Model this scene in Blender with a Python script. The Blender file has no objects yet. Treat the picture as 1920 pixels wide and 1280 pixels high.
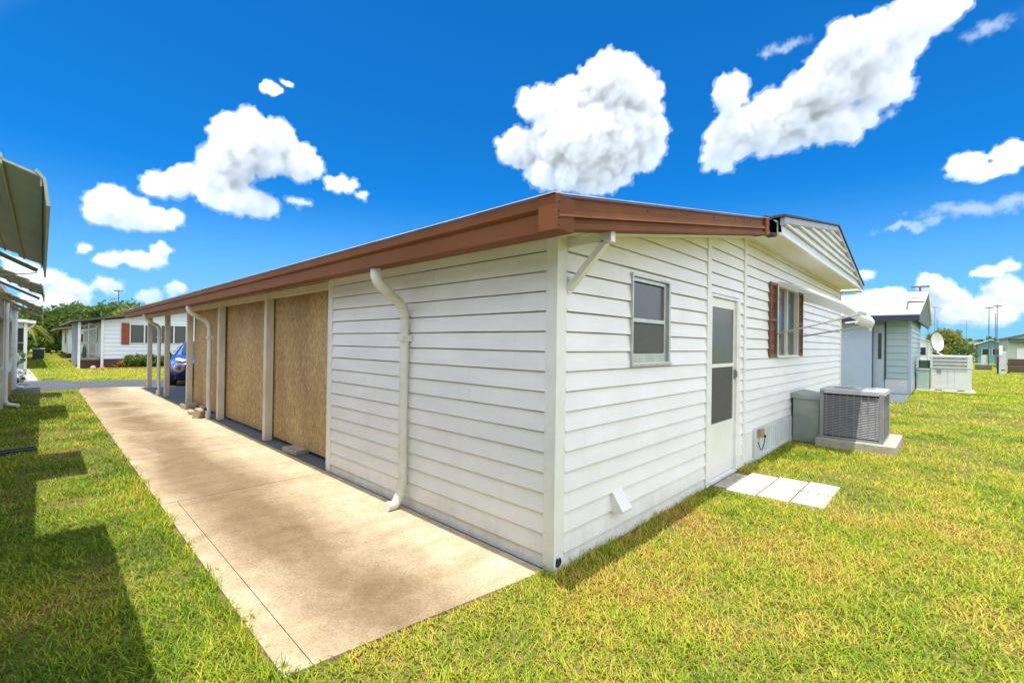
import bpy, bmesh, math, random
import numpy as np
from mathutils import Vector, Matrix
random.seed(7); rng = np.random.default_rng(11)
S = bpy.context.scene
COL = S.collection
rad = math.radians

# ------------------------------------------------------------------ helpers
class MB:
    """collects shapes and links them as ONE mesh object"""
    def __init__(s): s.v = []; s.f = []
    def add(s, vs, fs):
        n = len(s.v); s.v += [tuple(p) for p in vs]; s.f += [tuple(i + n for i in f) for f in fs]; return s
    def box(s, x0, x1, y0, y1, z0, z1):
        v = [(x0,y0,z0),(x1,y0,z0),(x1,y1,z0),(x0,y1,z0),(x0,y0,z1),(x1,y0,z1),(x1,y1,z1),(x0,y1,z1)]
        return s.add(v, [(3,2,1,0),(4,5,6,7),(0,1,5,4),(1,2,6,5),(2,3,7,6),(3,0,4,7)])
    def bbox(s, x0, x1, y0, y1, z0, z1, b=.004):
        # box with bevelled edges
        bm = bmesh.new(); bmesh.ops.create_cube(bm, size=1)
        for q in bm.verts: q.co = Vector(((x0+x1)/2+q.co.x*(x1-x0), (y0+y1)/2+q.co.y*(y1-y0), (z0+z1)/2+q.co.z*(z1-z0)))
        bmesh.ops.bevel(bm, geom=bm.edges[:], offset=b, segments=2, affect='EDGES', profile=.5)
        bm.verts.index_update(); s.add([q.co for q in bm.verts], [[q.index for q in f.verts] for f in bm.faces]); bm.free(); return s
    def obox(s, c, sx, sy, sz, M):
        v = [Vector(c) + M @ Vector((a*sx/2, b*sy/2, d*sz/2)) for d in (-1,1) for a,b in ((-1,-1),(1,-1),(1,1),(-1,1))]
        return s.add(v, [(3,2,1,0),(4,5,6,7),(0,1,5,4),(1,2,6,5),(2,3,7,6),(3,0,4,7)])
    def beam(s, p0, p1, w, h, up=(0,0,1)):
        p0 = Vector(p0); p1 = Vector(p1); d = p1-p0; L = d.length; d.normalize()
        sd = d.cross(Vector(up)).normalized(); u = sd.cross(d)
        return s.obox((p0+p1)/2, w, L, h, Matrix((sd, d, u)).transposed())
    def tube(s, pts, r, seg=10, cap=True, ex=1.0):
        pts = [Vector(p) for p in pts]; n = len(pts)
        rs = r if isinstance(r, (list, tuple)) else [r]*n
        ref = None; vs = []
        for i, p in enumerate(pts):
            t = (pts[min(i+1, n-1)] - pts[max(i-1, 0)]).normalized()
            if ref is None:
                ref = t.orthogonal().normalized() if abs(t.z) < .9 else Vector((0,1,0))
            a = (ref - t*ref.dot(t)).normalized(); ref = a; b = t.cross(a)
            for k in range(seg):
                th = 2*math.pi*k/seg
                vs.append(p + a*(math.cos(th)*rs[i]*ex) + b*(math.sin(th)*rs[i]))
        fs = [(i*seg+k, i*seg+(k+1) % seg, (i+1)*seg+(k+1) % seg, (i+1)*seg+k) for i in range(n-1) for k in range(seg)]
        if cap: fs += [tuple(range(seg))[::-1], tuple((n-1)*seg+k for k in range(seg))]
        return s.add(vs, fs)
    def extrude(s, prof, a, b):
        """closed profile of points moved from vector a to vector b (open ends capped)"""
        n = len(prof); v = [Vector(p)+Vector(a) for p in prof]+[Vector(p)+Vector(b) for p in prof]
        return s.add(v, [(i, (i+1) % n, n+(i+1) % n, n+i) for i in range(n)] + [tuple(range(n))[::-1], tuple(range(n, 2*n))])
    def lathe(s, c, prof, seg=16, axis='z'):
        vs = []
        for r, h in prof:
            for k in range(seg):
                t = 2*math.pi*k/seg; a, b = r*math.cos(t), r*math.sin(t)
                vs.append(Vector(c) + (Vector((a,b,h)) if axis == 'z' else Vector((h,a,b)) if axis == 'x' else Vector((a,h,b))))
        n = len(prof)
        fs = [(i*seg+k, i*seg+(k+1) % seg, (i+1)*seg+(k+1) % seg, (i+1)*seg+k) for i in range(n-1) for k in range(seg)]
        fs += [tuple(range(seg))[::-1], tuple((n-1)*seg+k for k in range(seg))]
        return s.add(vs, fs)
    def quad(s, a, b, c, d): return s.add([a,b,c,d], [(0,1,2,3)])
    def build(s, name, mat, parent=None, smooth=False, label=None, sub=0, recalc=True):
        me = bpy.data.meshes.new(name); me.from_pydata([tuple(p) for p in s.v], [], s.f)
        if recalc:
            bm = bmesh.new(); bm.from_mesh(me); bmesh.ops.recalc_face_normals(bm, faces=bm.faces); bm.to_mesh(me); bm.free()
        for m in (mat if isinstance(mat, (list, tuple)) else [mat]): me.materials.append(m)
        if smooth:
            me.polygons.foreach_set('use_smooth', [True]*len(me.polygons))
        o = bpy.data.objects.new(name, me); COL.objects.link(o)
        if smooth and sub == 0 and smooth != 'all':
            try: me.set_sharp_from_angle(angle=rad(40))
            except Exception: pass
        if sub:
            md = o.modifiers.new('s', 'SUBSURF'); md.levels = md.render_levels = sub
        if parent is not None:
            o.parent = parent; o.matrix_parent_inverse = world_of(parent).inverted()
        if label: o['label'] = label
        return o
def world_of(o):
    if o.parent is None: return Matrix.Translation(o.location)
    return world_of(o.parent) @ o.matrix_parent_inverse @ Matrix.Translation(o.location)
def thing(name, label, cat, loc=(0,0,0), group=None):
    o = bpy.data.objects.new(name, None); COL.objects.link(o); o.location = loc; o.empty_display_size = .1
    return tag(o, label, cat, group)
def tag(o, label, cat, group=None, kind=None):
    if label: o['label'] = label
    if cat: o['category'] = cat
    if group: o['group'] = group
    if kind: o['kind'] = kind
    return o
def struct(o): o['kind'] = 'structure'; return o
def copy_tree(o, loc, label=None, rz=0, sc=1):
    c = o.copy(); COL.objects.link(c); c.location = loc; c.rotation_euler.z = rz; c.scale = (sc, sc, sc)
    if label: c['label'] = label
    for ch in list(o.children):
        d = ch.copy(); COL.objects.link(d); d.parent = c
        for g in list(ch.children):
            e = g.copy(); COL.objects.link(e); e.parent = d
    return c

# ------------------------------------------------------------------ materials
def nodes(name):
    m = bpy.data.materials.new(name); m.use_nodes = True; nt = m.node_tree
    return m, nt, nt.nodes['Principled BSDF']
def setb(b, **k):
    for a, v in k.items(): b.inputs[a.replace('_', ' ')].default_value = v
def N(nt, t, **k):
    n = nt.nodes.new(t)
    for a, v in k.items():
        if a in ('ins',):
            for i, x in v.items(): n.inputs[i].default_value = x
        else: setattr(n, a, v)
    return n
def c4(c): return (c[0], c[1], c[2], 1)
def mat(name, col, col2=None, rough=.5, metal=0, scale=3, bump=0, bscale=60, stretch=(1,1,1), spec=.5, detail=6, lo=.35, hi=.65):
    m, nt, b = nodes(name); L = nt.links
    setb(b, Roughness=rough, Metallic=metal); b.inputs['Specular IOR Level'].default_value = spec
    if col2 is None: col2 = tuple(x*.86 for x in col)
    tc = N(nt, 'ShaderNodeTexCoord'); mp = N(nt, 'ShaderNodeMapping'); mp.inputs['Scale'].default_value = stretch
    L.new(tc.outputs['Object'], mp.inputs['Vector'])
    nz = N(nt, 'ShaderNodeTexNoise', ins={'Scale': scale, 'Detail': detail, 'Roughness': .6}); L.new(mp.outputs[0], nz.inputs['Vector'])
    r = N(nt, 'ShaderNodeValToRGB'); r.color_ramp.elements[0].position = lo; r.color_ramp.elements[1].position = hi
    r.color_ramp.elements[0].color = c4(col); r.color_ramp.elements[1].color = c4(col2)
    L.new(nz.outputs[0], r.inputs[0]); L.new(r.outputs[0], b.inputs['Base Color'])
    if bump:
        n2 = N(nt, 'ShaderNodeTexNoise', ins={'Scale': bscale, 'Detail': 4}); L.new(mp.outputs[0], n2.inputs['Vector'])
        bp = N(nt, 'ShaderNodeBump', ins={'Strength': bump, 'Distance': .01}); L.new(n2.outputs[0], bp.inputs['Height']); L.new(bp.outputs[0], b.inputs['Normal'])
    return m
W_SIDING = mat('white_siding_paint', (.82,.805,.78), (.74,.725,.70), rough=.42, scale=1.3, bump=.12, bscale=9, stretch=(1,1,3))
def soil(m):
    # mud splashed up from the ground onto the lowest boards
    nt = m.node_tree; L = nt.links; b = nt.nodes['Principled BSDF']; src = b.inputs['Base Color'].links[0].from_socket
    tc = N(nt, 'ShaderNodeTexCoord'); sp = N(nt, 'ShaderNodeSeparateXYZ'); L.new(tc.outputs['Object'], sp.inputs[0])
    mr = N(nt, 'ShaderNodeMapRange', ins={1: .42, 2: .0}); L.new(sp.outputs[2], mr.inputs[0])
    mp = N(nt, 'ShaderNodeMapping'); mp.inputs['Scale'].default_value = (1,1,.35); L.new(tc.outputs['Object'], mp.inputs[0])
    nz = N(nt, 'ShaderNodeTexNoise', ins={'Scale': 9, 'Detail': 8, 'Roughness': .7}); L.new(mp.outputs[0], nz.inputs['Vector'])
    a = N(nt, 'ShaderNodeMath', operation='MULTIPLY'); L.new(mr.outputs[0], a.inputs[0]); L.new(nz.outputs[0], a.inputs[1])
    r = N(nt, 'ShaderNodeMapRange', ins={1: .20, 2: .60, 4: .55}); L.new(a.outputs[0], r.inputs[0])
    st = N(nt, 'ShaderNodeTexNoise', ins={'Scale': 3.2, 'Detail': 6, 'Roughness': .7}); mp2 = N(nt, 'ShaderNodeMapping'); mp2.inputs['Scale'].default_value = (3,3,.22); L.new(tc.outputs['Object'], mp2.inputs[0]); L.new(mp2.outputs[0], st.inputs['Vector'])
    r2 = N(nt, 'ShaderNodeMapRange', ins={1: .56, 2: .80, 4: .13}); L.new(st.outputs[0], r2.inputs[0])
    mx = N(nt, 'ShaderNodeMath', operation='MAXIMUM'); L.new(r.outputs[0], mx.inputs[0]); L.new(r2.outputs[0], mx.inputs[1])
    m2 = N(nt, 'ShaderNodeMix', data_type='RGBA'); L.new(mx.outputs[0], m2.inputs[0]); L.new(src, m2.inputs[6]); m2.inputs[7].default_value = (.46,.41,.31,1); L.new(m2.outputs[2], b.inputs['Base Color'])
soil(W_SIDING)
W_TRIM = mat('white_trim_paint', (.78,.77,.72), (.66,.64,.58), rough=.45, scale=4, lo=.45, hi=.8)
W_SOFFIT = mat('soffit_paint', (.76,.73,.62), (.70,.66,.54), rough=.6, scale=2)
BEAM = mat('painted_beam', (.66,.60,.46), (.56,.49,.36), rough=.7, scale=5, bump=.2)
POST = mat('painted_post', (.66,.61,.50), (.44,.39,.31), rough=.7, scale=6, stretch=(1,1,.3), bump=.2, lo=.45, hi=.85)
GUTTER = mat('brown_gutter_paint', (.205,.074,.022), (.155,.054,.017), rough=.6, scale=2.5, stretch=(1,.3,1), spec=.12)
ROOFW = mat('roof_membrane', (.62,.62,.60), (.5,.5,.48), rough=.7, scale=1.5)
SHINGLE = mat('dark_shingle', (.045,.045,.05), (.025,.028,.03), rough=.9, scale=8, bump=.6)
FASCIA_G = mat('grey_fascia', (.36,.37,.38), (.29,.30,.31), rough=.5)
ALU = mat('aluminium', (.58,.59,.57), (.42,.43,.41), rough=.38, metal=.6, scale=6)
DOWN = mat('downspout_paint', (.70,.69,.61), (.56,.53,.43), rough=.4, scale=5, lo=.45, hi=.8)
DOORP = mat('door_panel_paint', (.76,.75,.70), (.70,.69,.63), rough=.35, scale=2)
RUBBER = mat('black_rubber', (.018,.018,.02), rough=.7)
SHUT = mat('shutter_paint', (.18,.066,.034), (.13,.048,.027), rough=.6, scale=7, stretch=(1,1,.4), bump=.2)
SKIRT = mat('skirting_vinyl', (.60,.63,.62), (.50,.53,.52), rough=.5, scale=2)
AWN_W = mat('awning_vinyl', (.80,.80,.79), (.72,.72,.72), rough=.5, scale=2)
_nt = AWN_W.node_tree; _t = _nt.nodes.new('ShaderNodeBsdfTranslucent'); _t.inputs['Color'].default_value = (.90,.90,.89,1); _m = _nt.nodes.new('ShaderNodeMixShader'); _m.inputs[0].default_value = .62
_nt.links.new(_nt.nodes['Principled BSDF'].outputs[0], _m.inputs[1]); _nt.links.new(_t.outputs[0], _m.inputs[2]); _nt.links.new(_m.outputs[0], _nt.nodes['Material Output'].inputs['Surface'])
CURT = mat('curtain', (.20,.20,.18), (.10,.10,.09), rough=.9, scale=8, stretch=(1,1,.08))
SLATE = mat('grey_floor_paint', (.125,.14,.155), (.09,.105,.12), rough=.6, scale=3)
BLOCK = mat('concrete_block', (.44,.38,.30), (.30,.25,.19), rough=.95, scale=14, bump=.6, bscale=80)
PADM = mat('pad_concrete', (.42,.38,.30), (.32,.29,.22), rough=.9, scale=9, bump=.3)
ACG = mat('cabinet_grey_paint', (.29,.29,.30), (.23,.23,.24), rough=.45, metal=.2, scale=5)
ACD = mat('coil_dark', (.03,.032,.034), rough=.7)
ACT = mat('cabinet_top_paint', (.52,.52,.52), (.42,.42,.42), rough=.4, metal=.2)
DUCT = mat('galvanised_duct_box', (.33,.37,.35), (.25,.29,.28), rough=.45, metal=.35, scale=3)
UNITW = mat('beige_unit_paint', (.60,.62,.58), (.54,.56,.52), rough=.45, scale=2)
DKGREEN = mat('dark_green_metal', (.03,.06,.045), rough=.5)
NAVY = mat('navy_fascia', (.018,.024,.06), rough=.45)
BLUEW = mat('blue_grey_wall_paint', (.40,.47,.58), (.36,.43,.54), rough=.55, scale=1.5)
PALEB = mat('pale_blue_siding_paint', (.37,.47,.48), (.32,.42,.43), rough=.5, scale=1.5)
MINT = mat('pale_mint_siding_paint', (.60,.68,.62), (.52,.60,.54), rough=.5, scale=1.4)
MINTT = mat('pale_mint_trim_paint', (.62,.66,.60), (.50,.54,.48), rough=.5, scale=4)
AWN_L = mat('slatted_awning_paint', (.43,.46,.36), (.31,.34,.25), rough=.5, scale=3, lo=.3, hi=.75)
OCHRE = mat('bare_plywood', (.42,.27,.07), (.33,.20,.05), rough=.8, scale=5, stretch=(1,1,.3))
WHITEW = mat('white_house_paint', (.72,.76,.80), (.66,.70,.74), rough=.5, scale=1)
BRICK = mat('brown_brick', (.10,.055,.035), (.07,.04,.028), rough=.9, scale=18)
TERRA = mat('terracotta', (.36,.15,.07), (.28,.11,.05), rough=.85, scale=10)
ROOFD = mat('dark_shed_roof', (.10,.09,.075), (.07,.062,.05), rough=.85, scale=3)
BARK = mat('bark', (.10,.075,.05), (.06,.045,.03), rough=.95, scale=12, bump=.6, stretch=(1,1,.2))
POLEM = mat('weathered_pole', (.12,.11,.10), rough=.9)
CHROME = mat('bright_metal', (.7,.7,.7), rough=.2, metal=1)
WHITEP = mat('plain_white', (.78,.78,.76), rough=.5)
TEAL = mat('teal_paint', (.10,.30,.30), rough=.6)
WICKER = mat('brown_wicker', (.10,.07,.05), (.05,.035,.025), rough=.8, scale=40)
TAN = mat('tan_plastic', (.40,.33,.20), (.33,.26,.15), rough=.6)
COPPER = mat('outlet_cover', (.36,.27,.15), (.28,.20,.10), rough=.5)
YELLOW = mat('yellow_wood', (.45,.33,.08), rough=.7)

def glass_mat(name, col=(.03,.035,.035), rough=.06):
    m, nt, b = nodes(name); setb(b, Roughness=rough); b.inputs['Base Color'].default_value = c4(col); b.inputs['Specular IOR Level'].default_value = .9
    tc = N(nt, 'ShaderNodeTexCoord'); nz = N(nt, 'ShaderNodeTexNoise', ins={'Scale': 2.2, 'Detail': 1}); nt.links.new(tc.outputs['Object'], nz.inputs['Vector'])
    bp = N(nt, 'ShaderNodeBump', ins={'Strength': .08, 'Distance': .05}); nt.links.new(nz.outputs[0], bp.inputs['Height']); nt.links.new(bp.outputs[0], b.inputs['Normal'])
    return m
GLASS = glass_mat('window_glass')
GLASS2 = glass_mat('grey_window_glass', (.085,.09,.09), .3); GLASS2.node_tree.nodes['Principled BSDF'].inputs['Specular IOR Level'].default_value = .5
SCREEN = mat('insect_screen', (.10,.105,.095), (.085,.09,.08), rough=.75, scale=30)
SCREEN2 = mat('dark_insect_screen', (.072,.068,.055), (.055,.052,.042), rough=.6, scale=20)

def osb_mat():
    m, nt, b = nodes('textured_brown_panel'); L = nt.links; setb(b, Roughness=.75)
    tc = N(nt, 'ShaderNodeTexCoord')
    mp = N(nt, 'ShaderNodeMapping'); mp.inputs['Scale'].default_value = (1, 1, .32); L.new(tc.outputs['Object'], mp.inputs['Vector'])
    w = N(nt, 'ShaderNodeTexNoise', ins={'Scale': 14, 'Detail': 3, 'Distortion': 2.5}); L.new(mp.outputs[0], w.inputs['Vector'])
    v = N(nt, 'ShaderNodeTexVoronoi', ins={'Scale': 46}); v.feature = 'F1'; L.new(mp.outputs[0], v.inputs['Vector'])
    n = N(nt, 'ShaderNodeTexNoise', ins={'Scale': 75, 'Detail': 3, 'Distortion': 1.5}); L.new(mp.outputs[0], n.inputs['Vector'])
    r = N(nt, 'ShaderNodeValToRGB'); e = r.color_ramp.elements
    e[0].position = .36; e[0].color = (.24,.155,.062,1); e[1].position = .62; e[1].color = (.60,.44,.22,1); q = e.new(.49); q.color = (.42,.29,.135,1)
    mx = N(nt, 'ShaderNodeMix', data_type='FLOAT'); mx.inputs[0].default_value = .35
    L.new(n.outputs[0], mx.inputs[2]); L.new(v.outputs['Distance'], mx.inputs[3])
    m2 = N(nt, 'ShaderNodeMix', data_type='FLOAT'); m2.inputs[0].default_value = .35; L.new(mx.outputs[0], m2.inputs[2]); L.new(w.outputs[0], m2.inputs[3])
    L.new(m2.outputs[0], r.inputs[0])
    lg = N(nt, 'ShaderNodeTexNoise', ins={'Scale': 1.6, 'Detail': 5}); L.new(mp.outputs[0], lg.inputs['Vector'])
    lr = N(nt, 'ShaderNodeValToRGB'); lr.color_ramp.elements[0].position = .35; lr.color_ramp.elements[1].position = .65; lr.color_ramp.elements[0].color = (.78,.74,.70,1); lr.color_ramp.elements[1].color = (1.08,1.06,1.0,1); L.new(lg.outputs[0], lr.inputs[0])
    lm = N(nt, 'ShaderNodeMix', data_type='RGBA', blend_type='MULTIPLY'); lm.inputs[0].default_value = 1; L.new(r.outputs[0], lm.inputs[6]); L.new(lr.outputs[0], lm.inputs[7]); L.new(lm.outputs[2], b.inputs['Base Color'])
    bp = N(nt, 'ShaderNodeBump', ins={'Strength': .5, 'Distance': .006}); L.new(m2.outputs[0], bp.inputs['Height']); L.new(bp.outputs[0], b.inputs['Normal'])
    return m
OSB = osb_mat()

def concrete_mat():
    m, nt, b = nodes('driveway_concrete'); L = nt.links; setb(b, Roughness=.9)
    tc = N(nt, 'ShaderNodeTexCoord')
    def noise(s, d=5, st=(1,1,1), loc=(0,0,0), dist=0):
        mp = N(nt, 'ShaderNodeMapping'); mp.inputs['Scale'].default_value = st; mp.inputs['Location'].default_value = loc; L.new(tc.outputs['Object'], mp.inputs['Vector'])
        n = N(nt, 'ShaderNodeTexNoise', ins={'Scale': s, 'Detail': d, 'Roughness': .62, 'Distortion': dist}); L.new(mp.outputs[0], n.inputs['Vector']); return n.outputs[0]
    def ramp(x, a, b_, ca, cb):
        r = N(nt, 'ShaderNodeValToRGB'); r.color_ramp.elements[0].position = a; r.color_ramp.elements[1].position = b_
        r.color_ramp.elements[0].color = ca; r.color_ramp.elements[1].color = cb; L.new(x, r.inputs[0]); return r.outputs[0]
    def mulc(a, b_, f=1.0):
        mx = N(nt, 'ShaderNodeMix', data_type='RGBA', blend_type='MULTIPLY'); mx.inputs[0].default_value = f; L.new(a, mx.inputs[6]); L.new(b_, mx.inputs[7]); return mx.outputs[2]
    base = ramp(noise(1.1, 6), .38, .62, (.59,.505,.365,1), (.52,.43,.295,1))
    # traffic stain down the middle of the drive: follows the drive, x about -0.95
    sp = N(nt, 'ShaderNodeSeparateXYZ'); L.new(tc.outputs['Object'], sp.inputs[0])
    def mth(op, a, b_=None, c=None):
        n = N(nt, 'ShaderNodeMath', operation=op)
        for i, q in enumerate((a, b_, c)):
            if q is None: continue
            if isinstance(q, (int, float)): n.inputs[i].default_value = q
            else: L.new(q, n.inputs[i])
        return n.outputs[0]
    dx = mth('ABSOLUTE', mth('ADD', sp.outputs[0], 1.12))
    band = mth('SUBTRACT', 1.0, mth('DIVIDE', dx, .80)); band = mth('MAXIMUM', band, 0.0)
    st = mth('MULTIPLY', band, mth('MULTIPLY_ADD', noise(.8, 9, (1,.55,1), (3,1.6,0), .6), 3.0, -.40))
    st2 = ramp(st, .10, 1.0, (1,1,1,1), (.41,.345,.27,1))
    streak = ramp(noise(1.5, 6, (.6,3.2,1), (5,0,0), .4), .45, .68, (1,1,1,1), (.88,.80,.70,1))
    mott = ramp(noise(5.5, 8, (1,1,1), (1,7,0), .3), .36, .66, (1.04,1.03,1.0,1), (.74,.68,.59,1))
    speck = ramp(noise(70, 4), .36, .6, (.70,.66,.60,1), (1.06,1.05,1.03,1))
    fine = ramp(noise(230, 2), .3, .7, (.86,.85,.83,1), (1.08,1.08,1.08,1))
    c = mulc(mulc(mulc(mulc(base, st2, .95), mulc(streak, mott, .8), .85), speck, .8), fine, .8)
    L.new(c, b.inputs['Base Color'])
    bp = N(nt, 'ShaderNodeBump', ins={'Strength': .35, 'Distance': .004}); L.new(noise(120, 4), bp.inputs['Height']); L.new(bp.outputs[0], b.inputs['Normal'])
    return m
CONC = concrete_mat()
PAVER = mat('pale_paver', (.54,.50,.42), (.41,.37,.29), rough=.9, scale=7, bump=.4, bscale=90)
ASPH = mat('asphalt', (.072,.077,.085), (.055,.060,.068), rough=.85, scale=2, bump=.2, bscale=200)

def lawn_mat():
    m, nt, b = nodes('lawn_thatch'); L = nt.links; setb(b, Roughness=.95); b.inputs['Specular IOR Level'].default_value = .1
    tc = N(nt, 'ShaderNodeTexCoord')
    def noise(s, d=4): 
        n = N(nt, 'ShaderNodeTexNoise', ins={'Scale': s, 'Detail': d, 'Roughness': .6}); L.new(tc.outputs['Object'], n.inputs['Vector']); return n.outputs[0]
    r = N(nt, 'ShaderNodeValToRGB'); e = r.color_ramp.elements; e[0].position = .40; e[0].color = (.17,.225,.014,1); e[1].position = .66; e[1].color = (.31,.23,.05,1)
    L.new(noise(.35, 6), r.inputs[0])
    r2 = N(nt, 'ShaderNodeValToRGB'); e = r2.color_ramp.elements; e[0].position = .3; e[0].color = (.38,.42,.36,1); e[1].position = .66; e[1].color = (1.3,1.25,1.15,1); L.new(noise(48, 5), r2.inputs[0])
    mx = N(nt, 'ShaderNodeMix', data_type='RGBA', blend_type='MULTIPLY'); mx.inputs[0].default_value = 1; L.new(r.outputs[0], mx.inputs[6]); L.new(r2.outputs[0], mx.inputs[7])
    L.new(mx.outputs[2], b.inputs['Base Color'])
    bp = N(nt, 'ShaderNodeBump', ins={'Strength': .9, 'Distance': .03}); L.new(noise(60, 3), bp.inputs['Height']); L.new(bp.outputs[0], b.inputs['Normal'])
    return m
LAWN = lawn_mat()
def leaf_mat(name, stops, patch=None, trans=.35, rough=.6):
    """per-leaf random colour, with slow patches over the ground for grass"""
    m, nt, b = nodes(name); L = nt.links; setb(b, Roughness=rough); b.inputs['Specular IOR Level'].default_value = .25
    g = N(nt, 'ShaderNodeNewGeometry'); r = N(nt, 'ShaderNodeValToRGB'); e = r.color_ramp.elements
    e[0].position, e[0].color = stops[0][0], c4(stops[0][1]); e[1].position, e[1].color = stops[-1][0], c4(stops[-1][1])
    for p, c in stops[1:-1]: q = e.new(p); q.color = c4(c)
    if patch:
        tc = N(nt, 'ShaderNodeTexCoord'); n = N(nt, 'ShaderNodeTexNoise', ins={'Scale': patch, 'Detail': 5, 'Roughness': .65}); L.new(tc.outputs['Object'], n.inputs['Vector'])
        ma = N(nt, 'ShaderNodeMath', operation='MULTIPLY_ADD'); ma.inputs[1].default_value = 2.1; ma.inputs[2].default_value = -.985; L.new(n.outputs[0], ma.inputs[0])
        sm = N(nt, 'ShaderNodeMath', operation='MULTIPLY_ADD'); sm.inputs[1].default_value = .55; L.new(g.outputs['Random Per Island'], sm.inputs[0])
        a2 = N(nt, 'ShaderNodeMath', operation='ADD'); a2.inputs[1].default_value = .095; L.new(ma.outputs[0], a2.inputs[0]); 
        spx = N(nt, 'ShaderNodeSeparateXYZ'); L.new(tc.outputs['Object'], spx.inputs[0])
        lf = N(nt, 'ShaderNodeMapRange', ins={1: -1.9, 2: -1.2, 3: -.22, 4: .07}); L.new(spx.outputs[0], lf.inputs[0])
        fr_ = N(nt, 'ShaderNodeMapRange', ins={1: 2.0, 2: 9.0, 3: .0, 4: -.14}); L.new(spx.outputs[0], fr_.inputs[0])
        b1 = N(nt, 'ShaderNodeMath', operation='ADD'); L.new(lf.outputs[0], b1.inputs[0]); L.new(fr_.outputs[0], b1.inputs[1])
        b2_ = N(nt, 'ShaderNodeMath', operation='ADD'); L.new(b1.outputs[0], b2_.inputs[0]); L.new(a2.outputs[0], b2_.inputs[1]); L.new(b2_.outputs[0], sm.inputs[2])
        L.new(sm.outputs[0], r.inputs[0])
    else: L.new(g.outputs['Random Per Island'], r.inputs[0])
    L.new(r.outputs[0], b.inputs['Base Color'])
    t = N(nt, 'ShaderNodeBsdfTranslucent'); L.new(r.outputs[0], t.inputs['Color'])
    mx = N(nt, 'ShaderNodeMixShader'); mx.inputs[0].default_value = trans; L.new(b.outputs[0], mx.inputs[1]); L.new(t.outputs[0], mx.inputs[2])
    L.new(mx.outputs[0], nt.nodes['Material Output'].inputs['Surface'])
    return m
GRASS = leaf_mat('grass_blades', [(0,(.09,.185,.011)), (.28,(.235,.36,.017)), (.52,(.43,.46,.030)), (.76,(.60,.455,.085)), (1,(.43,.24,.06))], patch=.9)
LEAF_D = leaf_mat('dark_foliage', [(0,(.045,.10,.014)), (.6,(.10,.175,.026)), (1,(.20,.26,.05))])
LEAF_M = leaf_mat('mid_foliage', [(0,(.055,.12,.015)), (.6,(.12,.20,.025)), (1,(.22,.27,.05))])
LEAF_Y = leaf_mat('yellow_green_foliage', [(0,(.10,.13,.02)), (.6,(.20,.22,.035)), (1,(.33,.28,.06))])
LEAF_P = leaf_mat('palm_foliage', [(0,(.12,.18,.02)), (.6,(.25,.28,.04)), (1,(.42,.34,.08))])
LEAF_W = leaf_mat('white_petals', [(0,(.6,.6,.58)), (1,(.8,.8,.8))])
CAR = None
m, nt, b = nodes('blue_car_paint'); setb(b, Roughness=.28); b.inputs['Base Color'].default_value = (.006,.055,.33,1); b.inputs['Coat Weight'].default_value = .6
CARB = m

# ------------------------------------------------------------------ setting: ground
def flat(name, poly, z, m):
    b_ = MB(); b_.add([(x, y, z) for x, y in poly], [tuple(range(len(poly)))]); return struct(b_.build(name, m))
flat('lawn', [(-1500,-1500),(1500,-1500),(1500,1500),(-1500,1500)], 0, LAWN)
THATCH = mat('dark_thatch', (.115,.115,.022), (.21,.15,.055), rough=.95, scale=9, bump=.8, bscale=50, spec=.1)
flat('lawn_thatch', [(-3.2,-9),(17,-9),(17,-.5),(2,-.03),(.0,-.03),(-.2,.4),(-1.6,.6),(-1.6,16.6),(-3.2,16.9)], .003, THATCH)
flat('road', [(-300,13.2),(-2.9,17.3),(-1.5,17.75),(.2,16.93),(60,16.2),(300,14),(300,20),(60,19.6),(1,20.4),(-2.1,22.3),(-300,27)], .006, ASPH)
# driveway: slabs with open joints and an edge strip
dr = MB()
def xl(y): return -1.722 + (y-.24)*(.17/17)
JY = [.08, 3.45, 6.0, 8.6, 11.25, 13.9, 16.95]
for i in range(6):
    y0, y1 = JY[i]+.006, JY[i+1]-.006
    f0 = .16 if i == 0 else 0
    for xa0, xa1, xb0, xb1 in (((xl(y0), xl(y1), xl(y0)+.130, xl(y1)+.130), (xl(y0)+.135, xl(y1)+.135, -.055, -.055)) if i == 0 else ((xl(y0), xl(y1), -.055, -.055),)):
        ya = y0 + (f0 if xb0 < -1 or i else f0*.92); yb = y0 + (f0*.92 if xb0 < -1 else -.05*(i == 0))
        v = [(xa0,ya,-.05),(xb0,yb,-.05),(xb1,y1,-.05),(xa1,y1,-.05)]
        dr.add(v+[(x,y,.022) for x,y,_ in v], [(3,2,1,0),(4,5,6,7),(0,1,5,4),(1,2,6,5),(2,3,7,6),(3,0,4,7)])
struct(dr.build('driveway', CONC))
ap = MB(); ap.add([(-1.53,16.96,.014),(-.055,16.96,.014),(.1,17.3,.014),(-.4,17.62,.014),(-1.45,17.85,.014)], [(0,1,2,3,4)]); struct(ap.build('driveway_apron', CONC))
cs = MB(); cs.box(-.045, 4.0, 3.56, 16.9, -.05, .02); cs.box(-.045, .0, .09, 3.56, -.05, .012)
struct(cs.build('carport_floor', SLATE))
flat('path', [(-3.3,22.4),(-2.35,22.25),(-2.42,25),(-2.6,31.5),(-3.3,31.5)], .008, PADM)

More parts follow.
